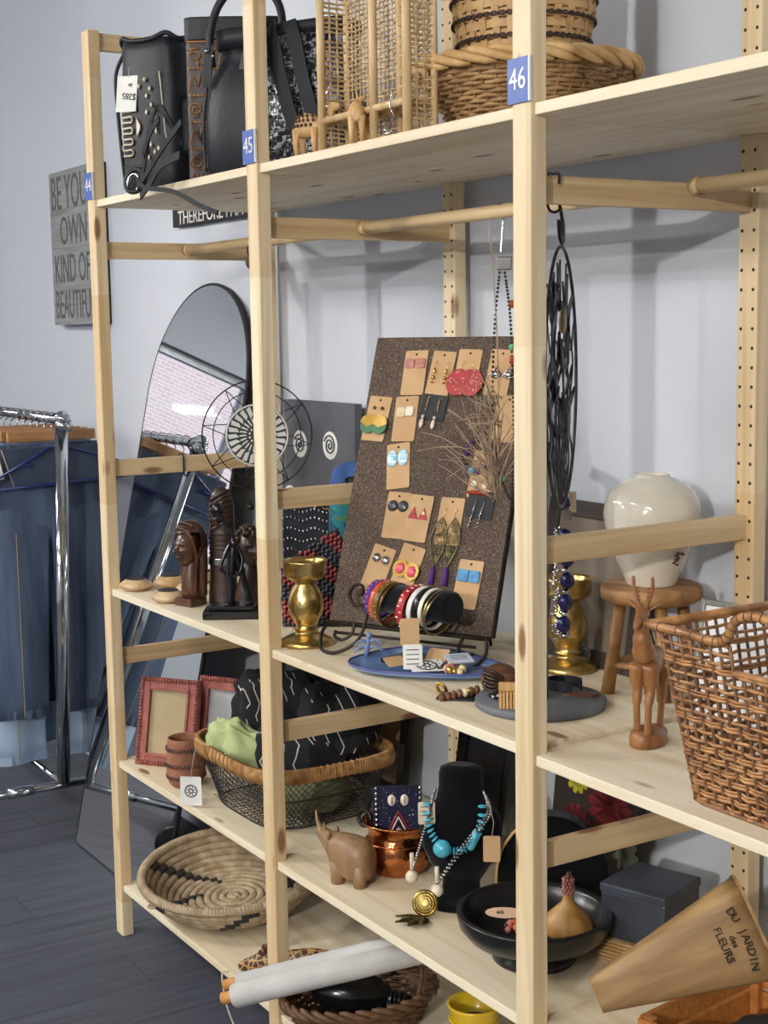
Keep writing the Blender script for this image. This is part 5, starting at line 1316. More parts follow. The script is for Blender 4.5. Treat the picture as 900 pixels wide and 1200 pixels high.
for z, R_ in ((.026, .0455), (.056, .0475), (.094, .0447)):
    q = MB()
    for ph in (0, PI): q.tube([((R_+.0012*math.cos(a*17+ph))*math.cos(a), (R_+.0012*math.cos(a*17+ph))*math.sin(a), z+.0038*math.sin(a*17+ph)) for a in [2*PI*k/136 for k in range(136)]], .0024, 5, True)
    q.build('braided_band', mat('dark_terracotta', C(116, 78, 64), C(86, 60, 52), rough=.8), t)

# wire basket with wicker rim, cloths inside
M_WIRE = mat('dark_wire', C(62, 60, 58), C(44, 42, 42), rough=.5, metal=.5)
M_RIM = mat('wicker_rim', C(192, 148, 92), C(150, 108, 62), rough=.55, vs=(60, 60, 60))
wx_, wy_ = .605, .212
t = thing('wire_basket', 'dark wire mesh basket with wrapped wicker rim full of cloths', 'basket', (wx_, wy_, ZL+.002), 0)
def wb_out(f_, n=72):
    w_, d_ = .165+.050*f_, .142+.038*f_
    return [(x, y) for x, y in [p for p in [(w_*math.copysign(abs(math.cos(2*PI*k/n))**.5, math.cos(2*PI*k/n)), d_*math.copysign(abs(math.sin(2*PI*k/n))**.5, math.sin(2*PI*k/n))) for k in range(n)]]]
WBH = .135; q = MB(); nW = 72
for s_ in (-1, 1):
    for k in range(nW):
        pts = []
        for j in range(9):
            f_ = j/8; o_ = wb_out(f_, nW*2); i_ = (k*2+s_*j*2) % (nW*2); pts.append((*o_[i_], .004+WBH*f_))
        q.tube(pts, .0009, 4, caps=False)
for f_ in (0, .5): q.tube([(x, y, .004+WBH*f_) for x, y in wb_out(f_)], .002, 5, True)
for k in range(18):
    a_ = -.15+k*.0176; q.tube([(a_, -.135, .004), (a_, .135, .004)], .0009, 4); q.tube([(-.155, a_*.86, .0055), (.155, a_*.86, .0055)], .0009, 4)
q.build('wire_mesh', M_WIRE, t, kind='stuff')
q = MB(); rg = []
o1, o2 = wb_out(1.0, 96), wb_out(1.06, 96)
n_ = 96
for k in range(n_+1):
    x, y = o1[k % n_]; d_ = math.hypot(x, y); ex, ey = x/d_, y/d_
    rg.append([(x+ex*a_, y+ey*a_, WBH+b_) for a_, b_ in ((-.006, -.014), (.006, -.014), (.008, 0), (.004, .014), (-.004, .014), (-.008, 0))])
q.loft(rg, False); q.build('wicker_rim', M_RIM, t)
q = MB()
for k in range(0, 288):
    f_ = k/288*96; i_ = int(f_); u_ = f_-i_; a_, c_ = o1[i_ % 96], o1[(i_+1) % 96]; x, y = a_[0]+(c_[0]-a_[0])*u_, a_[1]+(c_[1]-a_[1])*u_
    d_ = math.hypot(x, y); ex, ey = x/d_, y/d_; q.tube([(x+ex*.0075, y+ey*.0075, WBH-.015), (x+ex*.0092, y+ey*.0092, WBH), (x+ex*.0055, y+ey*.0055, WBH+.0148), (x-ex*.005, y-ey*.005, WBH+.0148)], .0016, 4)
q.build('rim_wrapping', M_RIM, t, kind='stuff')
def cloth_lump(name, label, loc, size, mt, seed, rz=0, amp=.12, cat='cloth', folds=5, tilt=0):
    rnd = random.Random(seed); b = MB().ball((0, 0, 0), 1.0, 44, 26); ph = [rnd.uniform(0, 6.28) for _ in range(8)]
    def fn(p):
        n_ = p.normalized(); x, y, z = n_
        r_ = 1+amp*math.sin(folds*x+2.5*z+ph[0])*.6+amp*math.sin(folds*1.7*y-3*x+ph[1])*.5+amp*.6*abs(math.sin(folds*1.3*(z+.6*x)+ph[2]))+amp*.3*math.sin(13*x+9*y+ph[3])
        sq = lambda v: math.copysign(abs(v)**.75, v)
        return Vector((sq(x)*r_*size[0], sq(y)*r_*size[1], max(-size[2]*.72, sq(z)*r_*size[2])))
    b.warp(fn)
    return b.build(name, mt, None, loc, (0, tilt, rz), label=label, cat=cat)
def mud_mat(name, kz, sc, wob):
    m, nt, b = base(name, .92)
    sep = nd(nt, 'ShaderNodeSeparateXYZ', {0: coords(nt, (1, 1, 1), False)})
    tri = mth(nt, 'ABSOLUTE', mth(nt, 'SUBTRACT', mth(nt, 'FRACT', mth(nt, 'MULTIPLY', sep.outputs[2], kz)), .5))
    u = mth(nt, 'ADD', mth(nt, 'MULTIPLY', sep.outputs[0], sc), mth(nt, 'MULTIPLY', tri, wob))
    u = mth(nt, 'ADD', u, mth(nt, 'MULTIPLY', sep.outputs[1], sc*.6))
    n = nd(nt, 'ShaderNodeTexNoise', {'Vector': coords(nt, (9, 9, 9)), 'Scale': 1.0}).outputs[0]
    f_ = mth(nt, 'MULTIPLY', mth(nt, 'LESS_THAN', mth(nt, 'FRACT', u), .09), mth(nt, 'GREATER_THAN', n, .49))
    nt.links.new(mixc(nt, f_, C(20, 21, 26), C(196, 190, 176)), b.inputs['Base Color']); return m
M_MUD = mud_mat('black_mudcloth', 16, 42, .8); M_MUD2 = mud_mat('black_mudcloth_wide', 12, 30, 1.2)
M_GRN = mat('sage_green_cloth', C(190, 200, 146), C(162, 176, 118), rough=.9, vs=(14, 14, 14))
cloth_lump('folded_cloth', 'sage green folded cloth at the corner of the wire basket', (.552, .100, ZL+.146), (.068, .036, .046), M_GRN, 3, .75, .15, folds=8, tilt=.45)
cloth_lump('folded_cloth', 'olive cloth lying in the bottom of the wire basket', (.70, .215, ZL+.055), (.06, .075, .045), mat('olive_cloth', C(112, 116, 80), rough=.9), 5, .4, .10)
cloth_lump('mudcloth_bundle', 'black mudcloth bundle piled highest in the wire basket', (.500, .225, ZL+.205), (.100, .075, .082), M_MUD, 7, .9, .13, 'fabric')
cloth_lump('mudcloth_bundle', 'black mudcloth bundle with white zigzags at the basket back', (.685, .285, ZL+.205), (.085, .062, .085), M_MUD2, 9, .7, .11, 'fabric')
cloth_lump('mudcloth_bundle', 'plain black cloth bundle under the zigzag bundles', (.64, .215, ZL+.125), (.11, .07, .075), M_MUD2, 12, .9, .10, 'fabric')
o = tagcard(.492, .005, ZL+.040, .05, .068, PI/2, math.radians(50), K['paper'], 'white stamped paper tag hanging from the wire basket', stamp=True)
MB().tube([(0, .03, .001), (.006, .065, .002), (.012, .10, -.004)], .0008, 4).build('string', K['string'], o)
M_DGREY = mat('dark_grey_felt', C(70, 74, 78), C(54, 58, 62), rough=.9, bmp=.2)
t = thing('felt_figure', 'dark grey stuffed felt figure behind the mudcloth', 'figure', (.395, .385, ZL), .8)
MB().ball((0, 0, .12), (.06, .05, .12), 22, 14).ball((.0, 0, .27), (.05, .045, .062), 20, 12).build('body', M_DGREY, t)
for s_ in (-1, 1): MB().ball((s_*.045, -.01, .20), (.022, .022, .07), 14, 10).build('arm', M_DGREY, t)
# dark pictures leaning at the back of the lower shelf
M_GRAIN = wood('olive_grain_art', C(150, 118, 84), C(92, 66, 46), 0, .4, fine=22)
picture('framed_picture', 'black framed picture of swirling wood grain leaning on the wall', (.60, .425, ZL), 0, .26, .36, .03, .12, K['black'], M_GRAIN)
picture('framed_picture', 'narrow dark picture leaning at the back behind the red frames', (.20, .43, ZL), 0, .22, .34, .025, .1, K['blackmat'], mat('deep_art', C(60, 52, 46), C(90, 76, 64), rough=.4))
picture('framed_picture', 'black framed glossy picture behind the copper pot', (1.02, .415, ZL), 0, .17, .31, .03, .15, K['black'], mat('black_art', C(22, 22, 26), C(34, 34, 40), rough=.15))

# ================================================================ low shelf, second bay
M_RHI = wood('rhino_wood', C(160, 128, 94), C(126, 96, 66), 2, .42, fine=40)
t = thing('carved_rhino', 'small carved wooden rhino with raised horn beside the copper pot', 'figurine', (1.085, .075, ZL), math.radians(-150))
b = MB()
def rxx(x, cz, ry, rz_, n=22): return [(x, ry*math.copysign(abs(math.cos(2*PI*k/n))**.85, math.cos(2*PI*k/n)), cz+rz_*math.copysign(abs(math.sin(2*PI*k/n))**.85, math.sin(2*PI*k/n))) for k in range(n)]
b.loft([rxx(-.052, .045, .012, .016), rxx(-.050, .046, .024, .030), rxx(-.036, .048, .033, .044), rxx(-.010, .050, .0345, .047), rxx(.014, .054, .031, .044), rxx(.032, .062, .024, .034), rxx(.044, .074, .018, .024), rxx(.058, .086, .0135, .017), rxx(.068, .094, .010, .012), rxx(.071, .097, .004, .005)])
for x, y in ((-.034, -.018), (-.034, .018), (.018, -.016), (.018, .016)): b.tube([(x, y, .045), (x, y, .0)], [.0155, .013], 12)
b.build('body', M_RHI, t)
MB().tube(smooth_path([(.064, 0, .100), (.071, 0, .116), (.074, 0, .136)], 5), [.0055]*4+[.0038]*4+[.0022]*2+[.0007], 10).build('horn', M_RHI, t)
MB().tube(smooth_path([(.054, 0, .098), (.056, 0, .106), (.056, 0, .113)], 3), [.004]*3+[.002]*3+[.0008], 8).build('small_horn', M_RHI, t)
for s_ in (-1, 1): MB().ball((.036, s_*.016, .094), (.005, .006, .010), 10, 7).build('ear', M_RHI, t)
M_COP = mat('hammered_copper', C(214, 142, 88), C(160, 96, 56), rough=.2, metal=1, vs=(26, 26, 26), bmp=.5, bs=60)
t = thing('copper_pot', 'shiny hammered copper pot holding a beaded pouch', 'pot', (1.085, .190, ZL), 0)
MB().lathe([(.001, 0), (.050, 0), (.058, .006), (.066, .026), (.068, .045), (.065, .062), (.060, .076), (.0585, .082), (.0635, .094), (.072, .103), (.073, .106), (.070, .107), (.062, .097), (.055, .084), (.062, .06), (.062, .03), (.001, .008)], 56).build('body', M_COP, t)
MB().torus((0, 0, .0655), .0645, .0018, (0, 0, 1), 48, 6).build('seam_ring', M_COP, t)
MB().torus((-.07, -.035, .095), .016, .0045, (.3, -1, .2), 20, 7).build('handle_ring', K['black_wire'], t)
M_NVC = mat('navy_cloth', C(26, 30, 62), C(18, 20, 44), rough=.9)
t = thing('beaded_pouch', 'navy beaded pouch with cowrie shell face standing in the copper pot', 'pouch', (1.085, .190, ZL+.035), math.radians(60))
t.rotation_euler = (-.14, 0, math.radians(60))
MB().prism(rrect(.098, .125, .006), .016, STD_UP).build('pouch', M_NVC, t, (0, .008, .0725))
for k in range(12):
    for x in (-.042, .047): MB().ball((x, -.009, .016+k*.0105), (.0042, .0032, .0048), 8, 6).build('edge_bead', K['silver'], t)
for x in (-.011, .015):
    c_ = MB().ball((x, -.010, .108), (.0085, .004, .0115), 14, 8).build('cowrie_shell', E_SHELL, t); MB().box((x, -.0142, .108), (.0014, .001, .016)).build('shell_slit', K['ink'], c_)
MB().ball((.002, -.010, .040), (.0085, .004, .0115), 14, 8).build('cowrie_shell', E_SHELL, t)
for w_, mt_ in ((.030, E_RED), (.024, E_SHELL), (.018, M_NVC), (.013, E_DUSTY)):
    MB().tube([(.002-w_, -.0095, .028), (.002, -.0095, .028+w_*1.9), (.002+w_, -.0095, .028)], .0024, 6).build('bead_chevron', mt_, t)
q = MB(); rnd = random.Random(6)
for k in range(70): q.ball((rnd.uniform(-.036, .040), -.0085, rnd.uniform(.02, .13)), .0015, 5, 4)
q.build('scattered_beads', K['silver'], t, kind='stuff')
t = thing('black_bottle', 'rounded black bottle with small pale label behind the copper pot', 'bottle', (1.135, .315, ZL), math.radians(60))
MB().lathe([(.001, 0), (.042, 0), (.045, .005), (.044, .12), (.040, .155), (.030, .176), (.014, .186), (.001, .188)], 32).build('body', K['black'], t)
MB().box((0, -.0432, .135), (.022, .003, .022)).build('label', K['cream'], t)
# velvet necklace bust
t = thing('necklace_bust', 'black velvet necklace bust wearing turquoise and silver beads', 'display stand', (1.305, .190, ZL), math.radians(48))
b = MB(); rg = []
for z, w_, d_, y_ in ((.0, .060, .045, 0), (.006, .062, .047, 0), (.014, .055, .038, .004), (.022, .036, .022, .010), (.045, .036, .020, .016), (.060, .046, .022, .012), (.085, .060, .026, .004), (.115, .072, .028, .0), (.140, .078, .028, .004), (.160, .080, .027, .010), (.176, .072, .027, .016), (.188, .058, .028, .020), (.200, .048, .028, .022), (.225, .043, .028, .024), (.250, .043, .028, .026), (.262, .039, .025, .026), (.268, .024, .015, .026)):
    rg.append(ringxy(0, y_, w_, d_, z, 32, .85))
b.loft(rg); b.build('bust', K['velvet'], t)
M_TQ = mat('turquoise', C(86, 182, 200), C(64, 156, 180), rough=.25, vs=(50, 50, 50))
t2 = thing('turquoise_necklace', 'chunky turquoise bead necklace on the velvet bust', 'necklace', (1.305, .190, ZL), math.radians(48))
arc = lambda f_: ( -.050+.100*f_, -.030-.012*math.sin(PI*f_), .205-.098*math.sin(PI*(f_**1.0)) )
for k in range(25):
    f_ = k/24; x = -.052*math.cos(PI*f_)-.006; z = .205-.085*math.sin(PI*f_)**.8; y = -.026-.010*math.sin(PI*f_)
    if 9 <= k <= 10:
        if k == 9: MB().ball((x-.002, y-.010, z), (.0175, .016, .017), 18, 12).build('large_bead', M_TQ, t2)
    elif 17 <= k <= 19:
        if k == 18: MB().tube([(x-.010, y-.004, z-.016), (x-.008, y-.004, z-.014), (x+.006, y-.004, z+.016), (x+.008, y-.004, z+.018)], [.005, .009, .009, .005], 14).build('barrel_bead', M_TQ, t2)
    else:
        a_ = PI*f_; MB().ball((0, 0, 0), (.0085, .0085, .0026), 14, 8, Matrix.Translation((x, y-.004, z)) @ Matrix.Rotation(-(a_-PI/2)+PI/2, 4, 'Y')).build('disc_bead', M_TQ, t2)
t3 = thing('pendant_necklace', 'long silver bead necklace with ivory balls and brass leaf pendant', 'necklace', (1.305, .190, ZL), math.radians(48))
q = MB()
for s_, end in ((-1, (-.085, .082)), (1, (-.038, .058))):
    for lane in ((0,) if s_ < 0 else (0, 1)):
        P_ = smooth_path([(s_*.046, -.004, .225), (s_*.054+lane*.006, -.030, .19), ((s_*.054+end[0])/2+lane*.007, -.046, .13), (end[0], -.050, end[1])], 24)
        for i in range(0, len(P_), 2): q.ball(P_[i], (.0034, .0034, .0028), 7, 5)
q.build('silver_beads', K['silver'], t3, kind='stuff')
M_IV = mat('ivory_bone', C(226, 214, 188), C(204, 188, 156), rough=.5)
for x, z in ((-.085, .070), (-.038, .046)):
    MB().ball((x, -.050, z), .0125, 16, 12).build('ivory_ball', M_IV, t3)
    MB().tube([(x, -.0485, z+.014), (x+.002*(1 if x > -.03 else -1)*0, -.0485, z+.045)], .0042, 8).build('bone_tube', M_IV, t3)
m_br = E_BRASS
MB().lathe([(.001, 0), (.024, 0), (.025, .0015), (.024, .004), (.001, .005)], 32, T=Matrix.Translation((-.058, -.066, .026)) @ Matrix.Rotation(1.15, 4, 'X')).build('brass_disc', mat('pale_brass', C(186, 172, 108), C(140, 126, 72), rough=.35, metal=1), t3)
q = MB()
for r_ in (.006, .011, .016, .021): q.torus((0, 0, .0048), r_, .0008, (0, 0, 1), 26, 4)
q.warp(lambda p: (Matrix.Translation((-.058, -.066, .026)) @ Matrix.Rotation(1.15, 4, 'X')) @ p); q.build('disc_rings', K['bright_gold'], t3, kind='stuff')
for k, (a_, L_) in enumerate(((-2.9, .05), (-2.4, .06), (-1.9, .058), (-1.4, .045))):
    lf2 = MB(); rg = []
    for i in range(9):
        f_ = i/8; w_ = .0125*math.sin(PI*f_**.8)+.0003; rg.append([(f_*L_, -w_, .002), (f_*L_, 0, .005), (f_*L_, w_, .002), (f_*L_, 0, .0012)])
    lf2.loft(rg); lf2.build('brass_leaf', mat('dark_brass', C(112, 102, 70), C(78, 70, 48), rough=.45, metal=.9), t3, (-.062, -.080, .003), (0, -.06, a_))
o = tagcard(1.282, .130, ZL+.185, .032, .042, PI/2-.1, math.radians(60), K['cream'], 'small printed tag tied on the bust beside the pouch', lines=3)
o = tagcard(1.372, .215, ZL+.125, .032, .050, PI/2, math.radians(55), K['kraft'], 'plain brown tag hanging from the turquoise necklace')
MB().tube([(0, .022, .001), (.004, .05, .0), (-.004, .085, .0)], .0008, 4).build('string', K['string'], o)
# half round black bag
t = thing('half_round_bag', 'half round black leather bag with tan edge behind the bust', 'bag', (1.402, .335, ZL), math.radians(50))
half = [(-.105, 0), (.105, 0)]+[(.105*math.cos(PI*k/20), .06+.12*math.sin(PI*k/20)) for k in range(21)]
MB().prism(half, .045, STD_UP).build('body', K['velvet'], t, (0, .0225, 0), bevel=.003)
MB().tube([(x, -.024, z) for x, z in half[14:]]+[(-.105, -.024, .004)], .0032, 6).build('tan_edge', mat('tan_leather', C(196, 158, 100), rough=.5), t)
MB().box((-.101, -.02, .012), (.014, .014, .022)).build('gold_tab', K['bright_gold'], t)
# flower painting
t = thing('flower_painting', 'painting of yellow and red flowers leaning against the wall', 'painting', (1.365, .452, ZL), rot=(-.10, 0, 0))
MB().box((0, .01, .135), (.25, .018, .27)).build('canvas', mat('dark_red_art', C(66, 34, 36), C(50, 52, 46), rough=.6, vs=(12, 12, 12), detail=5), t)
def petals(cx, cz, R_, n_, mt, z_, w_=.4):
    for k in range(n_):
        a_ = 2*PI*k/n_; MB().prism([(0, -R_*.1), (R_*.6, -R_*w_*.5), (R_, -R_*w_*.25), (R_*1.02, R_*w_*.25), (R_*.6, R_*w_*.5), (0, R_*.1)], .0012, Matrix.Translation((cx, z_, cz)) @ Matrix.Rotation(-a_, 4, 'Y') @ STD_UP).build('petal', mt, t)
M_YEL = mat('yellow_petal', C(206, 196, 52), rough=.6); M_CRI = mat('crimson_petal', C(140, 40, 44), C(100, 28, 36), rough=.6)
petals(-.055, .205, .036, 11, M_YEL, .0005, .5); MB().prism(circ(.012, 14), .002, Matrix.Translation((-.055, -.0005, .205)) @ STD_UP).build('flower_centre', mat('grey_centre', C(150, 140, 130)), t)
petals(.045, .17, .062, 14, M_CRI, .0008, .42); petals(.09, .23, .04, 12, M_CRI, .0012, .4); petals(-.05, .10, .05, 13, M_CRI, .0010, .4)
petals(.10, .09, .035, 9, mat('grey_leaf', C(130, 136, 120), rough=.6), .0006, .5)
# footed black bowl with gourd rattle
M_BOWL = mat('black_ceramic', C(20, 20, 21), C(30, 30, 31), rough=.28)
t = thing('footed_bowl', 'wide black footed bowl holding a gourd and a tag', 'bowl', (1.570, .160, ZL), 0)
MB().lathe([(.001, 0), (.070, 0), (.0735, .004), (.072, .012), (.060, .020), (.058, .026), (.085, .031), (.115, .044), (.131, .064), (.1345, .084), (.1345, .088), (.1265, .089), (.122, .08), (.112, .064), (.09, .049), (.05, .040), (.001, .038)], 72).build('body', M_BOWL, t)
M_GRD = wood('gourd_wood', C(196, 152, 88), C(160, 112, 56), 2, .4, fine=30)
t = thing('gourd_rattle', 'pear shaped tan gourd rattle with beaded neck in the bowl', 'gourd', (1.628, .188, ZL+.049), rot=(0, 0, 0))
MB().lathe([(.001, 0), (.03, .002), (.043, .014), (.044, .026), (.036, .042), (.022, .055), (.011, .066), (.0075, .08), (.007, .094), (.001, .096)], 36).build('gourd', M_GRD, t)
q = MB()
for k in range(5):
    for i in range(8): q.ball((.0082*math.cos(i*PI/4+k*.4), .0082*math.sin(i*PI/4+k*.4), .082+k*.006), .003, 6, 4)
q.build('beaded_neck', E_DUSTY, t, kind='stuff')
MB().tube([(0, 0, .09), (.002, 0, .118)], .0045, 8).build('handle_stub', M_POD, t)
o = thing('leaf_tag', 'peach leaf shaped paper tag lying in the black bowl', 'tag', (1.528, .128, ZL+.074), rot=(.25, .05, math.radians(60)))
MB().prism(circ(.034, 24, 0, 0, .015), .0014).build('card', mat('peach_card', C(226, 190, 158), rough=.8), o); text('handwriting', '#2', .012, K['ink'], o, (-.008, 0, .0018)); MB().tube([(.03, 0, .001), (.06, .004, .004), (.07, .01, .0)], .0008, 4).build('string', K['string'], o)
bead_heap('bead_bracelet', 'red and dark bead strand heaped in the black bowl', 'bracelet', (1.567, .118, ZL+.058), [E_DUSTY, E_DKB, E_BRICK], 40, .022, .0035, .0065, 9)
# dark stone cube and wicker box
M_STONE = mat('dark_slate_box', C(48, 52, 60), C(66, 72, 82), rough=.35, vs=(6, 6, 6), detail=5)
t = thing('wicker_tray', 'low tan wicker box with shell clasp under the dark slate box', 'box', (1.672, .335, ZL), math.radians(18))
MB().box((0, 0, .021), (.135, .135, .040)).build('box_body', mat('tan_wicker', C(186, 156, 110), C(140, 108, 70), rough=.8, vs=(90, 90, 90), bmp=.5), t, bevel=.004)
q = MB()
for k in range(6): q.tube([(-.069, -.0695, .004+k*.0068), (.069, -.0695, .004+k*.0068)], .0030, 5)
for k in range(6): q.tube([(.0695, -.069, .004+k*.0068), (.0695, .069, .004+k*.0068)], .0030, 5)
q.build('wicker_strands', M_WK2, t, kind='stuff'); MB().ball((.02, -.075, .030), (.012, .006, .012), 14, 8).build('shell_clasp', E_SHELL, t)
t = thing('slate_box', 'dark polished slate cube box on the wicker box', 'box', (1.672, .335, ZL+.0415), math.radians(18))
MB().box((0, 0, .040), (.124, .124, .080)).build('box_body', M_STONE, t, bevel=.003); MB().box((0, 0, .0865), (.128, .128, .016)).build('lid', M_STONE, t, bevel=.003)

# ================================================================ tapered wooden planter on an orange crate
M_CRT = wood('orange_crate_wood', C(206, 140, 72), C(176, 108, 48), 0, .6)
t = thing('orange_crate', 'orange wooden crate of dark odds and ends under the planter', 'crate', (2.13, .215, ZL), math.radians(8))
for k in range(2):
    for s_ in (-1, 1):
        MB().box((0, s_*.14, .022+k*.042), (.38, .009, .036)).build('long_slat', M_CRT, t, bevel=.001); MB().box((s_*.19, 0, .022+k*.042), (.009, .272, .036)).build('short_slat', M_CRT, t, bevel=.001)
for a_ in (-1, 1):
    for c_ in (-1, 1): MB().box((a_*.178, c_*.129, .042), (.014, .012, .082)).build('corner_post', M_CRT, t)
MB().box((0, 0, .003), (.37, .27, .005)).build('bottom_panel', M_CRT, t)
cloth_lump('dark_fabric', 'dark fabric heap inside the orange crate', (2.13, .215, ZL+.035), (.13, .09, .032), mat('dark_brown_cloth', C(46, 40, 38), rough=.9), 31, .2, .08)
M_PLT = wood('stained_planter_wood', C(172, 138, 92), C(122, 90, 56), 0, .55, fine=26)
A_ = Vector((1.922, .0, .584)); B_ = Vector((2.040, .205, .682)); ax = (B_-A_); L_ = ax.length; ax.normalize()
sd = _R*.88-_U*.48-_F*.10; sd = (sd-ax*sd.dot(ax)).normalized(); up = sd.cross(ax).normalized()      # sd: across the face, up: face normal
if up.dot(CAM-A_) < 0: up = -up
pm = Matrix((ax, up.cross(ax), up)).transposed().to_4x4(); pm.translation = A_
t = thing('wooden_planter', 'tapered stained wooden planter stamped DU JARDIN des FLEURS', 'planter', A_, rot=pm.to_euler())
rg = []
for i in range(9):
    f_ = i/8; w_, d_ = .026+.052*f_, .018+.022*f_
    rg.append([(L_*f_, w_*math.copysign(abs(math.cos(2*PI*k/32))**.55, math.cos(2*PI*k/32)), d_*math.copysign(abs(math.sin(2*PI*k/32))**.55, math.sin(2*PI*k/32))) for k in range(32)])
MB().loft(rg).build('shell', M_PLT, t)
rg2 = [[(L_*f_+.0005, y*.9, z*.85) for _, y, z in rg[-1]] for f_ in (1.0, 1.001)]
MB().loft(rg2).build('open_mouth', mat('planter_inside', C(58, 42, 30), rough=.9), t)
MB().loft([[(L_*.985, y*1.015, z*1.03) for _, y, z in rg[-1]], [(L_*1.004, y*1.015, z*1.03) for _, y, z in rg[-1]]], False).build('mouth_band', M_PLT, t)
M_STMP = mat('stamped_ink', C(52, 40, 32), rough=.9)
word = 'DU JARDIN'; n_ = len(word)
rotm = Matrix.Rotation(-PI/2, 4, 'Z')
sgn = -1
for i, ch in enumerate(word):
    if ch == ' ': continue
    f_ = (i-(n_-1)/2)*.0104; xx = L_*.905-3.0*f_*f_
    text('lettering', ch, .0165, M_STMP, t, (xx, -f_, .0385), (0, -.074, -PI/2-f_*6), ext=.0022)
text('lettering', 'des', .013, M_STMP, t, (L_*.835, .002, .0366), (0, -.074, -PI/2), ext=.0022); 
text('lettering', 'FLEURS', .0165, M_STMP, t, (L_*.775, .002, .0355), (0, -.074, -PI/2), ext=.0022)

# ================================================================ bottom shelf
# coiled basket
M_COIL = mat('coiled_straw', C(186, 168, 138), C(152, 130, 100), rough=.85, vs=(40, 40, 40), bmp=.4, bs=140); M_COILB = mat('coiled_black', C(42, 38, 36), C(60, 54, 50), rough=.85)
t = thing('coiled_basket', 'large round coiled straw basket with black pattern', 'basket', (.340, .180, ZB+.019), rot=(math.radians(5), math.radians(4), 0))
cprofl = []
R_, z_ = .010, .006
cl = [(.010+.0188*k, .008) for k in range(7)]+[(.141, .011), (.158, .0185), (.174, .029), (.188, .042), (.201, .056), (.212, .071), (.221, .087)]
b = MB(); bb_ = MB()
for i, (r_, z) in enumerate(cl):
    nseg = max(16, int(r_*300)); segs = max(10, int(r_*2*PI/.007))
    def pt_(a): return (r_*math.cos(a), r_*math.sin(a), z)
    blacks = []
    if 4 <= i <= 12:
        for k, (a_, w_) in enumerate(((.75, .75), (3.0, .2), (4.0, .2), (5.1, .2))):
            blacks.append(((a_+(i-4)*.1) % (2*PI), w_ if i > 6 or k else .3))
    cuts = []
    for k in range(segs):
        a = 2*PI*k/segs; isb = any(((a-a0) % (2*PI)) < w_ for a0, w_ in blacks)
        cuts.append(isb)
    k = 0
    mainpts = []
    for tgt, flag in ((b, False), (bb_, True)):
        k = 0
        while k < segs:
            if cuts[k] == flag:
                j = k
                while j < segs and cuts[j] == flag: j += 1
                P_ = [pt_(2*PI*m_/segs) for m_ in range(k, j+1)]
                tgt.tube(P_, [.0108*(1+.05*((m_) % 2)) for m_ in range(len(P_))], 8, caps=False); k = j
            else: k += 1
b.build('straw_coils', M_COIL, t, kind='stuff'); bb_.build('black_pattern', M_COILB, t, kind='stuff')
wr = MB(); r_, z = cl[-1]
for k in range(170):
    a = 2*PI*k/170; wr.torus((r_*math.cos(a), r_*math.sin(a), z), .0114, .0012, (-math.sin(a), math.cos(a), 0), 8, 4)
wr.build('rim_wrapping', M_COIL, t, kind='stuff')
for a in (3.45, 4.9): MB().torus((math.cos(a)*.236, math.sin(a)*.236, .080), .009, .003, (0, 0, 1), 14, 6).build('hanging_loop', M_COIL, t)
# spotted carved animal
def spot_mat():
    m, nt, b = base('giraffe_spots', .45)
    v = nd(nt, 'ShaderNodeTexVoronoi', {'Vector': coords(nt, (75, 75, 75)), 'Scale': 1.0}, feature='DISTANCE_TO_EDGE').outputs['Distance']
    nt.links.new(mixc(nt, rng(nt, v, .07, .12), C(186, 146, 92), C(70, 46, 30)), b.inputs['Base Color']); return m
t = thing('spotted_carving', 'carved wooden giraffe with brown spots lying on the bottom shelf', 'figurine', (.745, .095, ZB), math.radians(48))
b = MB(); b.loft([[(x, ry*math.cos(2*PI*k/18), cz+rz_*math.sin(2*PI*k/18)) for k in range(18)] for x, cz, ry, rz_ in ((-.098, .016, .004, .006), (-.090, .018, .012, .012), (-.066, .024, .017, .018), (-.045, .032, .020, .024), (-.02, .033, .018, .024), (.02, .034, .021, .027), (.07, .036, .026, .032), (.11, .036, .022, .028), (.13, .034, .008, .012))]); b.build('body', spot_mat(), t)
for s_ in (-1, 1): MB().ball((-.038, s_*.014, .058), (.010, .004, .009), 10, 6).build('ear', M_DK, t)
# oval wicker basket with black carved mask
M_DWK = mat('dark_brown_wicker', C(112, 80, 54), C(74, 50, 34), rough=.6, vs=(40, 40, 40))
t = thing('handled_basket', 'oval dark wicker basket with tall handle holding a black mask', 'basket', (1.035, .125, ZB+.002), math.radians(80))
pf3 = lambda t_: (.122+.026*t_, .004+.06*t_)
basket_weave(pf3, 9, 34, .004, M_DWK, 'weave', t, sx=1.05, sy=.70); stakes_mesh(pf3, 34, .003, M_DWK, t, 1.05, .70); braid_rim(.150, .067, .006, M_DWK, t, 1.05, .70, 30)
q = MB()
for dy in (-.004, .004): q.tube(smooth_path([(.10+dy, -.070, .06), (.11+dy, -.074, .11), (.115+dy*2, -.06, .17), (.12, 0, .20), (.115-dy, .06, .17), (.11+dy, .074, .11), (.10+dy, .07, .06)], 6), .0045, 7)
q.build('handle', M_DWK, t)
MB().lathe([(.001, 0), (.122, 0), (.122, .005), (.001, .005)], 30, T=Matrix.Scale(1.05, 4, (1, 0, 0)) @ Matrix.Scale(.70, 4, (0, 1, 0))).build('base', M_DWK, t)
t = thing('carved_mask', 'glossy black carved wooden head lying in the dark wicker basket', 'sculpture', (1.035, .105, ZB+.068), rot=(math.radians(-78), math.radians(10), math.radians(150)))
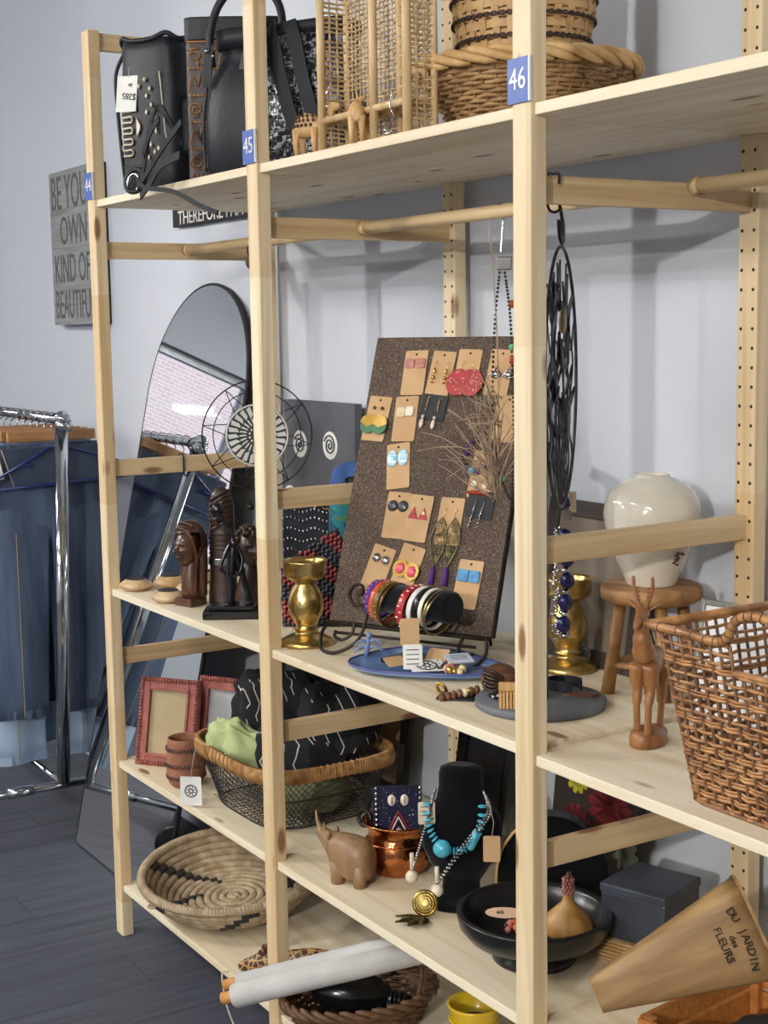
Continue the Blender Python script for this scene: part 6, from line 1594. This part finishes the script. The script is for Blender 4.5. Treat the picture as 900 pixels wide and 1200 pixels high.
b = MB(); head_mesh(b, (0, 0, 0), (.046, .044, .085)); b.tube([(0, .004, -.07), (0, .006, -.12)], .026, 18); b.build('head', K['black'], t)
for k in range(4): MB().torus((0, .005, -.078-k*.009), .0285, .0032, (0, 0, 1), 24, 6).build('neck_ring', K['black'], t)
# rolled canvas
M_CANV = mat('white_canvas', C(196, 194, 190), C(182, 180, 176), rough=.85, bmp=.15, bs=400)
A2, B2 = Vector((.914, -.102, .211)), Vector((1.205, .165, .348)); d2 = (B2-A2).normalized()
t = thing('rolled_canvas', 'rolled white canvas on wooden dowels poking out past the post', 'scroll', A2, rot=d2.to_track_quat('X', 'Z').to_euler())
L2 = (B2-A2).length+.14
MB().tube([(.0, 0, 0), (.004, 0, 0), (L2, 0, 0)], [.0235, .0250, .0250], 26).build('main_roll', M_CANV, t)
MB().tube([(.012, .014, .022), (L2, .014, .022)], .0165, 20).build('second_roll', M_CANV, t)
M_DOW = wood('dowel_wood', C(206, 150, 84), C(180, 122, 60), 0, .5)
MB().tube([(-.028, 0, 0), (.01, 0, 0)], .0125, 16).build('dowel_end', M_DOW, t); MB().tube([(-.022, .014, .022), (.02, .014, .022)], .0105, 16).build('dowel_end', M_DOW, t)
MB().tube(smooth_path([(-.004, .016, .046), (-.018, .018, .046), (-.026, .018, .025), (-.030, .010, -.02), (-.024, .0, -.06), (-.016, -.012, -.085)], 6), .0021, 6).build('hanging_cord', K['string'], t)
# yellow pot at the bottom
t = thing('yellow_pot', 'bright yellow enamel pot with dark inside on the bottom shelf', 'pot', (1.245, .262, ZB), 0)
MB().lathe([(.001, 0), (.040, 0), (.044, .004), (.050, .085), (.053, .088), (.053, .093), (.0495, .094), (.046, .085), (.042, .01), (.001, .008)], 40).build('body', mat('yellow_enamel', C(222, 190, 46), C(206, 172, 34), rough=.25), t)
MB().torus((0, 0, .062), .0495, .0022, (0, 0, 1), 40, 6).build('ridge', mat('yellow_enamel', C(222, 190, 46)), t)
MB().lathe([(.001, .05), (.0455, .05), (.0455, .052), (.001, .052)], 30).build('dark_filling', K['blackmat'], t)
